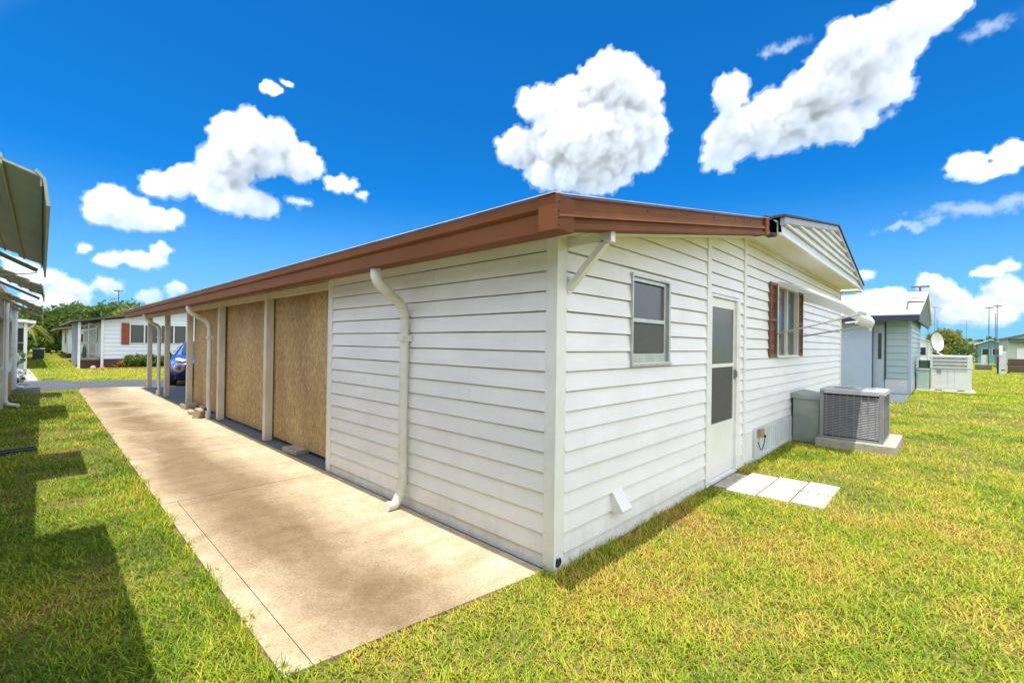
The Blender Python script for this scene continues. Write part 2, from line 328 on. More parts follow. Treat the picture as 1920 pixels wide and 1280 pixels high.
# ------------------------------------------------------------------ siding
ROW, Z0 = .145, -.031
def siding(mb, axis, c, u0, u1, zlo, zhi, holes=(), top=None, row=ROW, z0=Z0, seam=()):
    """lap siding on plane y=c facing -y (axis 'x'), x=c facing -x (axis 'y') or x=c facing +x (axis 'Y')"""
    def P(u, o, z):
        return (u, c-o, z) if axis == 'x' else (c-o, u, z) if axis == 'y' else (c+o, u, z)
    k = math.floor((zlo-z0)/row)
    wob = {}
    def w(u, kk):
        key = (round(u, 2), kk)
        if key not in wob: wob[key] = random.uniform(-.0018, .0018)
        return wob[key]
    while z0+k*row < zhi:
        a, b_ = max(zlo, z0+k*row), min(zhi, z0+(k+1)*row)
        cuts = sorted({a, b_} | {z for h in holes for z in h[2:4] if a < z < b_})
        for za, zb in zip(cuts[:-1], cuts[1:]):
            segs = [(u0, u1)]
            for h in holes:
                if h[2] <= za + 1e-6 and h[3] >= zb - 1e-6:
                    ns = []
                    for s0, s1 in segs:
                        if h[0] > s0: ns.append((s0, min(s1, h[0])))
                        if h[1] < s1: ns.append((max(s0, h[1]), s1))
                    segs = [q for q in ns if q[1]-q[0] > 1e-4]
            ns = []
            for s0, s1 in segs:
                for kk_, us_ in seam:
                    if kk_ == k and s0+.05 < us_ < s1-.05: ns.append((s0, us_-.001)); s0 = us_+.001
                ns.append((s0, s1))
            for s0, s1 in ns:
                if top and top(s0) < za+.004 and top(s1) < za+.004: continue
                if top and top(s0) < za+.004:
                    lo_, hi_ = s0, s1
                    for _ in range(24):
                        md_ = (lo_+hi_)/2
                        if top(md_) < za+.004: lo_ = md_
                        else: hi_ = md_
                    s0 = hi_
                us = [s0]; 
                while s1-us[-1] > .55: us.append(us[-1]+.45)
                us.append(s1)
                oa = lambda z: .003 + .023*(1-(z-(z0+k*row))/row)
                vs = []
                for u in us:
                    t = min(zb, top(u)) if top else zb
                    if t < za: t = za
                    d = w(u, k)
                    gap = t > zb-1e-6 and zb > z0+(k+1)*row-1e-4
                    tl = max(t-.010, za+.002) if gap else t
                    vs += [P(u, oa(tl), tl), P(u, oa(za)+d, za+w(u, k)*.9), P(u, -.02, za+w(u, k)*.9), P(u, -.02, t)]
                n = len(us); fs = []
                for i in range(n-1):
                    p, q = i*4, (i+1)*4
                    fs += [(p, p+1, q+1, q), (p+1, p+2, q+2, q+1), (p+3, p, q, q+3)]
                fs += [(0,1,2,3), (4*n-4, 4*n-3, 4*n-2, 4*n-1)]
                mb.add(vs, fs)
        k += 1
    return mb

# ------------------------------------------------------------------ the white home
home = thing('mobile_home', 'long white mobile home with lap siding, brown gutters and boarded up carport', 'house', (2.0, 1.5, 0))
def sof(x): return 2.262 + .174*(x+.535)         # underside of the shed roof
SL = .174
DOOR = (2.84, 3.80, -.03, 2.245); WIN = (1.02, 1.79, 1.455, 2.232)
b_ = siding(MB(), 'x', 0, .092, 2.735, -.02, 3.2, [WIN], lambda x: sof(x)+.05, seam=[(2,2.42),(3,2.42),(4,2.40),(9,1.95),(6,.62),(7,.60),(13,2.1),(14,2.12)])
b_.build('siding', W_SIDING, home)
siding(MB(), 'x', 0, 2.835, 4.02, .0, 3.3, [DOOR, (3.80, 3.835, -.03, 2.245)], lambda x: sof(x)+.05, z0=Z0+.05).build('siding', W_SIDING, home)
WIN2 = (5.61, 6.93, 1.485, 2.605)
siding(MB(), 'x', 0, 4.10, 11.58, .455, 3.2, [WIN2], lambda x: min(sof(x)+.05, 3.14), row=.1435, z0=.015, seam=[(9,9.9),(10,9.9),(5,8.1),(6,8.1),(3,5.4),(13,5.0),(14,5.0)]).build('siding', W_SIDING, home)
siding(MB(), 'y', 0, .08, 3.455, .012, 2.5, (), lambda y: sof(0)+.03, seam=[(15,1.42),(14,1.42),(13,1.40),(3,2.6),(4,2.62),(8,.9),(9,.92)]).build('siding', W_SIDING, home)
# hidden core that keeps the rooms dark, set behind the siding
c = MB(); c.box(.03, 4.0, .10, 3.44, 0, 2.30); c.box(4.03, 11.55, .10, 16.6, 0, 3.05); c.build('wall', W_TRIM, home)
c = MB()
c.box(-.021, .092, -.021, .08, -.01, 2.40)
c.build('corner_trim', W_TRIM, home)
rp = MB(); rp.add([(.000,-.0235,.05),(.020,-.0235,.03),(.045,-.0235,.035),(.070,-.0235,.06),(.062,-.0235,.085),(.045,-.0235,.10),(.030,-.0235,.088),(.012,-.0235,.108),(.003,-.0235,.09)], [tuple(range(9))])
rp.build('rust_hole', RUBBER, home)
MB().bbox(2.735, 2.838, -.032, .02, -.01, 2.93, .004).build('door_trim', W_TRIM, home)
MB().bbox(4.02, 4.10, -.036, .02, .44, 3.12, .004).build('corner_trim', W_TRIM, home)
MB().bbox(11.56, 11.63, -.03, .06, .42, 3.12, .004).build('corner_trim', W_TRIM, home)
MB().bbox(-.03, .10, 3.455, 3.565, .0, 2.40, .004).build('corner_trim', W_TRIM, home)
# shed roof
ro = MB()
yA, yB = -.40, 16.78
x0, x1 = -.50, 4.12
t = .19
v = [(x0,yA,sof(x0)+.03),(x1,yA,sof(x1)+.03),(x1,yB,sof(x1)+.03),(x0,yB,sof(x0)+.03)]
ro.add(v+[(x,y,z+t-.03) for x,y,z in v], [(3,2,1,0),(4,5,6,7),(0,1,5,4),(1,2,6,5),(2,3,7,6),(3,0,4,7)])
ro.build('roof', ROOFW, home)
so = MB(); xs = -.40
v = [(xs,-.31,sof(xs)+.024),(4.02,-.31,sof(4.02)+.024),(4.02,16.7,sof(4.02)+.024),(xs,16.7,sof(xs)+.024)]
so.add(v+[(x,y,z-.008) for x,y,z in v], [(3,2,1,0),(4,5,6,7),(0,1,5,4),(1,2,6,5),(2,3,7,6),(3,0,4,7)]); so.build('soffit', W_SOFFIT, home)
# gutters
def gut(prof, a, b2, name): return MB().extrude(prof, a, b2).build(name, GUTTER, home)
P1 = [(-.38,0,0),(-.527,0,0),(-.527,0,.108),(-.545,0,.118),(-.556,0,.128),(-.556,0,.188),(-.548,0,.192),(-.38,0,.196)]
P1 = [(x, y, z+2.263) for x, y, z in P1]
gut(P1, (0,-.421,0), (0,7.83,0), 'gutter'); gut([(x+.002, y, z-.001) for x, y, z in P1], (0,7.835,0), (0,16.8,0), 'gutter')
MB().extrude([(x-.0045 if x < -.4 else x, y, z-.002 if z < 2.3 else z+.003) for x, y, z in P1], (0,7.79,0), (0,7.87,0)).build('gutter_joint', GUTTER, home)
ex = lambda o, z: (0, -o, z)
P2 = [ex(.29,0),ex(.422,0),ex(.422,.028),ex(.418,.033),ex(.404,.035),ex(.404,.066),ex(.428,.068),ex(.428,.074),ex(.410,.112),ex(.402,.118),ex(.402,.176),ex(.408,.180),ex(.408,.190),ex(.29,.194)]
gut(P2, (-.53, 0, sof(-.53)), (3.50, 0, sof(3.50)), 'gutter')
P3 = [(x, (y-.012 if y < -.38 else y), (z-.004 if z < .1 else z+.004)) for x, y, z in P2]
MB().extrude([(0,-.29,-.006),(0,-.437,-.006),(0,-.437,.196),(0,-.29,.196)], (3.44,0,sof(3.44)), (3.56,0,sof(3.56))).build('gutter_end_cap', GUTTER, home)
MB().extrude([(0,-.30,-.004),(0,-.431,-.004),(0,-.431,.195),(0,-.30,.195)], (-.562,0,sof(-.545)), (-.532,0,sof(-.53))).build('gutter_end_cap', GUTTER, home)
de = MB(); de.beam((-.558,-.425,2.461),(-.558,16.8,2.461), .03, .006); de.beam((-.53,-.418,sof(-.53)+.198),(3.56,-.418,sof(3.56)+.198), .03, .006)
de.build('drip_edge', ALU, home)
for x in (.55, 1.25, 1.85, 2.45, 2.95): MB().lathe((x,-.404,sof(x)+.148), [(.006,-.004),(.006,.002)], 8, 'y').build('gutter_screw', RUBBER, home)
for x, z in ((-.541,.02),(-.541,.06),(-.541,.10),(-.541,.15)): MB().lathe((x,-.433,sof(-.54)+z), [(.006,-.003),(.006,.002)], 8, 'y').build('gutter_screw', RUBBER, home)
# wall bracket carrying the corner overhang
br = MB(); br.beam((.118,-.02,2.345),(.118,-.36,2.34), .05, .06); br.beam((.118,-.025,2.02),(.118,-.325,2.31), .05, .045)
br.obox((.118,-.37,2.342), .055, .02, .07, Matrix.Identity(3)); br.box(.094,.142,-.03,-.022,1.985,2.10)
br.build('eave_bracket', W_TRIM, home)
# window on the end wall
fr = MB(); a, b2, za, zb = WIN
for q in ((a-.006,a+.010,-.040,.03,za-.005,zb+.014),(b2-.030,b2+.006,-.024,.05,za-.005,zb+.014),(a+.011,b2-.031,-.028,.05,zb-.012,zb+.014),(a-.02,b2+.006,-.045,.05,za-.028,za-.006)): fr.bbox(*q, .003)
f_ = fr.build('window', ALU, home)
sh = MB(); sh.box(a+.011,a+.032,.0,.035,za,zb-.013); sh.box(b2-.085,b2-.031,.004,.035,za,zb-.013); sh.box(a+.033,b2-.086,.001,.034,zb-.045,zb-.013); sh.box(a+.033,b2-.086,-.003,.034,1.822,1.856); sh.box(a+.033,b2-.086,.002,.034,za-.004,za+.085)
sh.build('window_sash', ALU, f_)
MB().box(a+.032,b2-.085,.024,.03,1.85,zb-.055).build('pane', GLASS2, f_)
MB().box(a+.032,b2-.085,.012,.018,za+.09,1.82).build('insect_screen', SCREEN, f_)
# door
dz0, dz1 = .045, 2.235
fr = MB(); fr.bbox(2.842,2.885,-.028,.06,.0,dz1,.003); fr.bbox(3.745,3.80,-.030,.06,.0,dz1+.0,.003); fr.bbox(2.886,3.744,-.030,.06,2.20,dz1-.002,.003); fr.box(2.886,3.744,-.03,.06,.0,.042)
d_ = MB()
for q in ((2.89,2.955,0,.03,.05,2.195),(3.70,3.742,0,.03,.05,2.195),(2.955,3.70,0,.03,2.085,2.195),(2.955,3.70,0,.03,1.36,1.405),(2.955,3.70,0,.03,.65,.69)): d_.bbox(*q, .003)
door = d_.build('door', DOORP, home)
fr.build('door_frame', W_TRIM, door)
MB().bbox(2.955,3.70,.006,.026,.05,.65,.004).build('kick_panel', DOORP, door)
MB().box(2.955,3.70,.012,.018,1.405,2.085).build('pane', GLASS2, door)
MB().box(2.955,3.70,.014,.02,.69,1.36).build('insect_screen', SCREEN2, door)
bl = MB()
for z in (1.44,1.47,1.50,1.53,1.56): bl.beam((2.96,.010,z),(3.695,.010,z+.004), .004, .006)
hd = MB(); hd.box(3.705,3.73,-.03,-.002,1.20,1.32); hd.beam((3.717,-.035,1.22),(3.717,-.035,1.30), .02, .014, (1,0,0)); hd.build('handle', ALU, door)
MB().bbox(3.80,3.86,-.034,-.002,.02,2.20,.003).build('door_trim', W_TRIM, home)
MB().box(2.74,3.85,-.05,.02,-.02,.0).build('door_sill', BLOCK, home)
# window with shutters and awning
fr = MB(); a, b2, za, zb = WIN2
for q in ((a-.01,a+.02,-.055,.05,za-.02,zb+.02),(b2-.02,b2+.01,-.055,.05,za-.02,zb+.02),(a+.02,b2-.02,-.055,.05,zb-.02,zb+.02),(a-.02,b2+.02,-.075,.05,za-.035,za-.005),(6.25,6.29,-.03,.05,za,zb-.02)): fr.bbox(*q, .003)
f2 = fr.build('window', W_TRIM, home)
MB().box(a+.02,6.25,.014,.02,za,zb-.02).build('pane', GLASS, f2); MB().box(6.29,b2-.02,.014,.02,za,zb-.02).build('pane', GLASS, f2)
for x0_, x1_ in ((5.20,5.585),(6.955,7.34)):
    s_ = MB(); s_.bbox(x0_,x0_+.05,-.05,-.012,1.46,2.62,.003); s_.bbox(x1_-.05,x1_,-.05,-.012,1.46,2.62,.003)
    for zz in (1.46, 2.02, 2.57): s_.bbox(x0_+.05,x1_-.05,-.048,-.012,zz,zz+.05,.003)
    n = 17
    for h0, h1 in ((1.515,2.015),(2.075,2.565)):
        for i in range(n):
            z = h0+(h1-h0)*(i+.5)/n; s_.beam((x0_+.05,-.033,z),(x1_-.05,-.033,z), .026, .006, (0,-.75,.66))
    s_.build('shutter', SHUT, home)
aw = MB()
pa = [(0,-.05,2.66),(0,-.25,2.60),(0,-.50,2.50),(0,-.75,2.37),(0,-.95,2.245),(0,-1.06,2.15),(0,-1.10,2.07),(0,-1.085,2.01),(0,-1.04,1.985)]
xs_ = [5.60,6.05,6.50,6.95,7.36]
vv = [(x, y, z) for x in xs_ for _, y, z in pa] + [(x, y+.012, z-.016) for x in xs_ for _, y, z in pa]
n = len(pa); k0 = len(xs_)*n; ff = []
for i in range(len(xs_)-1):
    for j in range(n-1):
        q = (i*n+j, (i+1)*n+j, (i+1)*n+j+1, i*n+j+1); ff += [q, tuple(k0+w_ for w_ in q[::-1])]
for i in (0, len(xs_)-1):
    for j in range(n-1): ff.append((i*n+j, i*n+j+1, k0+i*n+j+1, k0+i*n+j))
for i in range(len(xs_)-1):
    for j in (0, n-1): ff.append((i*n+j, (i+1)*n+j, k0+(i+1)*n+j, k0+i*n+j))
aw.add(vv, ff)
awn = aw.build('awning', AWN_W, home, smooth=True)
vl = MB()
for x in (7.365,):
    v = [(x, y, z) for _, y, z in pa] + [(x, y+.06, z-.17) for _, y, z in pa[:-2]]
    m_ = len(pa)-2
    vl.add(v, [(j, j+1, n+j+1, n+j) for j in range(m_-1)])
    vl.add([(p[0]+.008, p[1], p[2]) for p in v], [(n+j, n+j+1, j+1, j) for j in range(m_-1)])
vl.build('awning_valance', AWN_W, awn)
ar = MB(); ar.tube([(5.60,-.05,1.83),(5.60,-1.07,2.10)], .013, 8); ar.obox((5.60,-1.12,2.115), .02, .10, .05, Matrix.Rotation(.25, 3, 'X')); ar.build('awning_arm', ALU, awn)
MB().tube([(7.36,-.05,1.83),(7.36,-1.05,2.02)], .013, 8).build('awning_arm', ALU, awn)
# gable of the big section
gy = -.43
gb = [(4.09,3.13),(7.93,3.92),(11.45,3.075)]
ga = MB()
def gtop(x): return 3.24+(x-4.09)*(3.86-3.24)/3.84 if x < 7.93 else 3.86-(x-7.93)*(3.86-3.12)/3.52
zr = 3.10
kk = 0
while zr < 3.86:
    z1_ = min(zr+.125, 3.9)
    def xspan(z):
        zz = min(max(z, 3.10), 3.86)
        return (4.09 if zz <= 3.24 else 4.09+(zz-3.24)*3.84/.62), 11.45-max(0,(zz-3.12))*3.52/.74
    a0, a1 = xspan(zr); c0, c1 = xspan(z1_)
    if a1-a0 > .05:
        ga.add([(a0,gy-.016,zr),(a1,gy-.016,zr),(c1,gy-.002,z1_),(c0,gy-.002,z1_),(a0,gy+.01,zr),(a1,gy+.01,zr)], [(0,1,2,3),(0,1,5,4)])
    zr = z1_
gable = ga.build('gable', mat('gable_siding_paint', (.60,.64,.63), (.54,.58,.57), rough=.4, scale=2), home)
rb = MB(); zr = 3.225  # white bars stand for sunlit siding lips, the light is in their colour
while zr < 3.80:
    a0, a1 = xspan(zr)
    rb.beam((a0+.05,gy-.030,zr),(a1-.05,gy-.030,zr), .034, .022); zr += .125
rb.build('gable_lit_lip', W_TRIM, home)
gf = MB()
gf.extrude([(0,gy-.035,.0),(0,gy-.055,.02),(0,gy-.055,.10),(0,gy+.0,.10),(0,gy+.0,.0)], (4.07,0,3.185), (7.93,0,3.81))
gf.extrude([(0,gy-.035,.0),(0,gy-.055,.02),(0,gy-.055,.10),(0,gy+.0,.10),(0,gy+.0,.0)], (7.94,0,3.81), (11.47,0,3.055))
gf.build('rake_board', FASCIA_G, home)
MB().bbox(4.09,11.47,gy-.03,gy+.02,3.055,3.10,.004).build('gable_trim', W_TRIM, home)
sf = MB(); sf.box(4.06,11.5,gy+.01,0.02,3.085,3.10); sf.build('soffit', W_SOFFIT, home)
sd = MB(); sd.box(11.5,11.85,gy,16.6,3.03,3.05); sd.box(11.82,11.86,gy,16.6,3.03,3.12); sd.build('soffit', W_SOFFIT, home)
mr = MB()
def slab(p, q, y0, y1, th):
    v = [(p[0],y0,p[1]),(q[0],y0,q[1]),(q[0],y1,q[1]),(p[0],y1,p[1])]
    mr.add(v+[(x,y,z+th) for x,y,z in v], [(3,2,1,0),(4,5,6,7),(0,1,5,4),(1,2,6,5),(2,3,7,6),(3,0,4,7)])
slab((4.0,3.278),(7.93,3.915), gy-.075, 16.8, .028); slab((7.93,3.915),(11.52,3.15), gy-.075, 16.8, .028)
mr.build('roof', SHINGLE, home)
fl = MB(); fl.box(3.6,4.05,-.40,-.30,3.04,3.22); fl.build('flashing', RUBBER, home)
# skirting
sk = MB(); u = 4.44
sk.box(4.10,11.56,-.02,.08,.415,.45); sk.box(4.10,11.56,-.045,.05,-.02,.06)
while u < 11.5:
    sk.extrude([(0,-.004,0),(.016,-.034,0),(.085,-.034,0),(.10,-.004,0),(.115,.02,0),(0,.02,0)], (u,0,.05), (u,0,.42)); u += .118
sk.build('skirting', SKIRT, home)
cr = MB(); u = 4.02
while u < 4.40:
    cr.extrude([(0,-.008,0),(.015,-.026,0),(.045,-.026,0),(.06,-.008,0),(.06,.02,0),(0,.02,0)], (u,0,0), (u,0,.43)); u += .062
cr.bbox(4.02,4.44,-.03,.02,.432,.455,.003)
cr.build('skirting', W_TRIM, home)
MB().bbox(4.45,4.80,-.055,.01,-.02,.45,.004).build('meter_board', SKIRT, home)
ob = MB(); ob.bbox(4.56,4.70,-.115,-.056,.34,.455,.006); ob_ = ob.build('outlet_box', COPPER, home)
cd = MB(); cd.lathe((4.67,-.125,.345), [(.018,-.012),(.018,.012)], 10, 'y'); cd.tube([(4.67,-.125,.345),(4.675,-.12,.27),(4.665,-.10,.17),(4.63,-.085,.15),(4.60,-.075,.20),(4.58,-.06,.27)], .006, 6); cd.build('power_cord', RUBBER, ob_)
# dryer vent
vt = MB(); prof = [(0,0,.405),(0,-.03,.405),(0,-.125,.27),(0,-.12,.25),(0,0,.245)]
vt.extrude(prof, (.735,0,0), (.885,0,0)); vt.build('dryer_vent', W_TRIM, home)
# downspouts
def spout(y, ytop, foot):
    top = [(-.45,ytop,2.30),(-.45,ytop,2.24),(-.447,ytop,2.20),(-.43,ytop+.002,2.155),(-.39,ytop+.004,2.115),(-.34,ytop+.008,2.085),(-.22,y-.02,2.03),(-.15,y-.01,1.995),(-.105,y,1.95),(-.085,y,1.90),(-.08,y,1.85)]
    pts, rs = [], []
    for i in range(len(top)-1):
        for k in range(4):
            p = Vector(top[i]).lerp(Vector(top[i+1]), k/4); pts.append(p)
            corr = (i in (1,2,3,4,7,8,9)); rs.append(.046 + (.0035 if (corr and k % 2) else 0))
    pts.append(Vector(top[-1])); rs.append(.046)
    b3 = MB().tube(pts, rs, 14)
    z1 = .30 if foot else .16
    b3.tube([(-.075,y,1.87),(-.075,y,1.10),(-.078,y,.9),(-.072,y,z1)], .042, 14)
    if foot:
        pts, rs = [], []
        for k in range(25):
            q = k/24*1.45; pts.append((-.075-.10*(1-math.cos(q)), y, .30-.24*math.sin(q)*(.72+.28*math.sin(q)))); rs.append(.044+(.004 if k % 2 else 0))
        pts += [(-.20,y,.062),(-.235,y,.066)]; rs += [.044,.046]
        b3.tube(pts, rs, 14)
    sp_ = b3.build('downspout', DOWN, home, smooth=True)
    for z in (1.62,):
        MB().box(-.125,-.02,y-.05,y+.052,z,z+.055).build('strap', DOWN, sp_)
    return sp_
spout(1.80, 1.70, True); s2 = spout(8.80, 8.72, False); s3 = spout(14.05, 13.7, False)
for s_, y in ((s2, 8.80), (s3, 14.05)):
    a_ = MB(); a_.lathe((-.075,y,0), [(.05,.022),(.05,.07),(.058,.07),(.058,.10),(.05,.10),(.05,.15),(.056,.15),(.056,.18),(.045,.18)], 16); a_.build('drain_adapter', SKIRT if y < 10 else WHITEP, s_, smooth=True)
    MB().lathe((-.10,y+.02,.185), [(.035,0),(.05,.02),(.03,.06)], 10).build('rubber_coupling', RUBBER, s_)
# carport posts, beam, boards
for y in (5.86, 8.50, 11.12, 13.72, 16.42):
    p = MB(); p.bbox(.0,.115,y-.058,y+.058,.02,2.27,.006); p.build('post', POST, home)
bm_ = MB(); bm_.bbox(.0,.11,3.565,16.7,2.272,2.36,.004); bm_.build('beam', BEAM, home)
for y0_, y1_, dx in ((3.575,5.93,.135), (5.84,8.54,.15), (8.50,11.06,.135)):
    MB().bbox(dx,dx+.013,y0_,y1_,.075,2.30,.002).build('wall_panel', OSB, home)

# ------------------------------------------------------------------ things round the home
pad = MB().bbox(6.40,7.82,-1.45,-.42,-.03,.135,.008); tag(pad.build('equipment_pad', PADM), 'concrete pad under the grey air conditioner', 'concrete pad')
def condenser(x0, x1, y0, y1, z0, z1, label):
    t_ = thing('air_conditioner', label, 'air conditioner', ((x0+x1)/2, (y0+y1)/2, z0))
    b3 = MB(); b3.box(x0+.05,x1-.05,y0+.05,y1-.05,z0+.02,z1-.06); b3.build('coil', ACD, t_)
    ca = MB()
    for xa in (x0, x1-.055):
        for ya in (y0, y1-.055): ca.bbox(xa,xa+.055,ya,ya+.055,z0+.02,z1-.03,.006)
    ca.bbox(x0,x1,y0,y1,z0,z0+.03,.004); ca.build('cabinet', ACG, t_)
    lv = MB(); n = 25
    for i in range(n):
        z = z0+.05+(z1-.09-z0-.05)*(i+.5)/n
        lv.beam((x0+.012,y0+.05,z),(x0+.012,y1-.05,z), .020, .0035, (-.75,0,.66)); lv.beam((x1-.012,y0+.05,z),(x1-.012,y1-.05,z), .020, .0035, (.75,0,.66))
        lv.beam((x0+.05,y0+.012,z),(x1-.05,y0+.012,z), .020, .0035, (0,-.75,.66)); lv.beam((x0+.05,y1-.012,z),(x1-.05,y1-.012,z), .020, .0035, (0,.75,.66))
    for i in range(1, 9):
        y = y0+(y1-y0)*i/9; lv.box(x0-.001,x0+.008,y-.005,y+.005,z0+.04,z1-.08); lv.box(x1-.008,x1+.001,y-.005,y+.005,z0+.04,z1-.08)
        x = x0+(x1-x0)*i/9; lv.box(x-.005,x+.005,y0-.001,y0+.008,z0+.04,z1-.08); lv.box(x-.005,x+.005,y1-.008,y1+.001,z0+.04,z1-.08)
    lv.build('louvre', ACG, t_)
    cx, cy = (x0+x1)/2, (y0+y1)/2; R_ = min(x1-x0, y1-y0)/2-.13
    tp = MB(); sg = 32; z = z1
    ring = [(cx+R_*math.cos(2*math.pi*k/sg), cy+R_*math.sin(2*math.pi*k/sg)) for k in range(sg)]
    def edge(k):
        c_, s__ = math.cos(2*math.pi*k/sg), math.sin(2*math.pi*k/sg); hx, hy = (x1-x0)/2+.012, (y1-y0)/2+.012
        q = min(hx/max(abs(c_),1e-6), hy/max(abs(s__),1e-6)); return (cx+c_*q, cy+s__*q)
    ed = [edge(k) for k in range(sg)]
    v = [(x,y,z+.012) for x,y in ring]+[(x,y,z) for x,y in ed]+[(x,y,z-.06) for x,y in ed]+[(x,y,z-.05) for x,y in ring]
    fs = []
    for k in range(sg):
        j = (k+1) % sg; fs += [(k,j,sg+j,sg+k),(sg+k,sg+j,2*sg+j,2*sg+k),(2*sg+k,2*sg+j,3*sg+j,3*sg+k),(3*sg+k,3*sg+j,j,k)]
    tp.add(v, fs); tp.build('top_cover', ACT, t_)
    gr = MB()
    for q in range(1, 9):
        rr = R_*q/8.2; gr.tube([(cx+rr*math.cos(2*math.pi*k/24), cy+rr*math.sin(2*math.pi*k/24), z+.018+.012*(1-q/8)) for k in range(25)], .0035, 5, cap=False)
    for k in range(8):
        gr.beam((cx,cy,z+.03),(cx+R_*math.cos(k*math.pi/4),cy+R_*math.sin(k*math.pi/4),z+.016), .006, .006)
    gr.build('fan_guard', ACT, t_)
    return t_
condenser(6.54, 7.56, -1.29, -.455, .137, .935, 'grey louvred air conditioner on a concrete pad beside the white home')
du = MB(); du.bbox(6.62,7.5,-.44,-.05,.0,.755,.006)
dt = thing('duct_box', 'grey green sheet metal duct box between the white wall and air conditioner', 'duct box', (7,-.25,0))
du.build('box', DUCT, dt)
lid = MB(); lid.add([(6.58,-.465,.745),(7.55,-.465,.745),(7.55,-.03,.745),(6.58,-.03,.745),(6.58,-.465,.775),(7.55,-.465,.775),(7.55,-.03,.835),(6.58,-.03,.835)], [(3,2,1,0),(4,5,6,7),(0,1,5,4),(1,2,6,5),(2,3,7,6),(3,0,4,7)]); lid.build('lid', DUCT, dt)
# pavers by the door
PL = ['pale square paver touching the shaded bricks, on the mown side nearest the dryer vent', 'pale square paver in the middle of the near row by the door', 'pale square paver at the outer near corner of the patch by the door',
      'pale square paver touching the shaded bricks, on the side of the air conditioner', 'pale square paver in the middle of the far row by the door', 'pale square paver at the outer far corner of the patch by the door']
i = 0
for xr in (2.80, 3.285):
    for c_ in range(3):
        y1_ = -.225-.305*c_; r_ = random.uniform(-.008,.008)
        q = MB().bbox(xr+r_+c_*.045,xr+.468+r_+c_*.045,y1_-.292,y1_,-.03,.028+random.uniform(-.003,.003),.007)
        tag(q.build('paver', PAVER), PL[i], 'paver', 'pale pavers outside the door'); i += 1
for k, (xa, xb) in enumerate(((2.86,3.22),(3.23,3.60))):
    tag(MB().bbox(xa,xb,-.215,-.062,-.03,.022,.006).build('brick', BLOCK), ['shaded brick against the door sill on the dryer vent side', 'shaded brick against the door sill on the air conditioner side'][k], 'brick', 'bricks under the door sill')
# blocks along the boards
def rblock(name, c_, s_, rz, label, m_=BLOCK, tilt=0):
    M_ = Matrix.Rotation(rz, 3, 'Z') @ Matrix.Rotation(tilt, 3, 'X')
    bmx = bmesh.new(); bmesh.ops.create_cube(bmx, size=1)
    for q in bmx.verts: q.co = Vector((q.co.x*s_[0], q.co.y*s_[1], q.co.z*s_[2]))
    bmesh.ops.bevel(bmx, geom=bmx.edges[:], offset=.008, segments=2, affect='EDGES', profile=.5)
    b3 = MB(); bmx.verts.index_update(); b3.add([Vector(c_)+M_ @ q.co for q in bmx.verts], [[q.index for q in f.verts] for f in bmx.faces]); bmx.free()
    return tag(b3.build(name, m_), label, 'block', 'blocks by the boarded carport')
rblock('concrete_block', (.06,4.72,.055), (.20,.40,.07), .1, 'single pale block below the nearest brown board')
rblock('concrete_block', (-.04,10.62,.075), (.24,.42,.11), .05, 'pale block at the foot of the post where the boards end')
rblock('concrete_block', (-.10,9.72,.055), (.26,.44,.07), -.15, 'flat pale block between the block at the post and the leaning block')
rblock('concrete_block', (-.17,8.96,.10), (.20,.16,.22), .5, 'leaning block tipped up beside the drain adapter', m_=TAN, tilt=.35)
rblock('concrete_block', (.14,9.9,.075), (.14,.5,.11), .02, 'grey shaded block lying against the far brown board')
st = MB(); st.beam((-2.86,7.22,.03),(-2.5,7.32,.03), .10, .05); st.beam((-2.86,7.26,.06),(-2.5,7.36,.06), .03, .02)
tag(st.build('drain_extension', mat('dark_pipe_plastic', (.03,.045,.04), rough=.5)), 'dark flat drain extension lying in the shaded grass', 'drain pipe')

# ------------------------------------------------------------------ house on the left
lh = thing('mint_house', 'pale mint sided house with slatted window awnings beside the lawn', 'house', (-4, 6, 0))
siding(MB(), 'Y', -3.15, -8, 18.6, .32, 2.5, [(.45,2.95,1.0,2.0),(5.3,6.65,1.0,2.0),(10.6,12.8,1.0,2.0),(15.2,16.7,1.0,2.0)], None, row=.2, z0=.3).build('siding', MINT, lh)
c = MB(); c.box(-9,-3.18,-7.95,18.55,0,2.48); c.build('wall', MINT, lh)
c = MB(); c.box(-3.17,-3.12,-8,18.6,-.02,.32); c.build('skirting', MINTT, lh)
MB().bbox(-3.14,-3.10,13.6,17.6,.0,.62,.003).build('patch_panel', OCHRE, lh)
MB().bbox(-3.17,-3.08,18.5,18.66,0,2.5).build('corner_trim', MINTT, lh); MB().bbox(-3.165,-3.09,13.1,13.3,0,2.5).build('corner_trim', MINTT, lh)
c = MB(); c.add([(-9.3,-8.4,3.3),(-2.98,-8.4,2.42),(-2.98,18.9,2.42),(-9.3,18.9,3.3),(-9.3,-8.4,3.4),(-2.98,-8.4,2.52),(-2.98,18.9,2.52),(-9.3,18.9,3.4)], [(3,2,1,0),(4,5,6,7),(0,1,5,4),(1,2,6,5),(2,3,7,6),(3,0,4,7)]); c.build('roof', ROOFW, lh)
for ya, yb in ((.45,2.95),(5.3,6.65),(10.6,12.8),(15.2,16.7)):
    w_ = MB(); w_.bbox(-3.18,-3.085,ya-.06,ya,.94,2.06); w_.bbox(-3.18,-3.085,yb,yb+.06,.94,2.06); w_.bbox(-3.18,-3.085,ya,yb,2.0,2.06); w_.bbox(-3.18,-3.07,ya,yb,.94,1.0); w_.box(-3.18,-3.11,(ya+yb)/2-.03,(ya+yb)/2+.03,1.0,2.0)
    w_ = w_.build('window', MINTT, lh); MB().box(-3.16,-3.15,ya,yb,1.0,2.0).build('pane', GLASS2, w_)
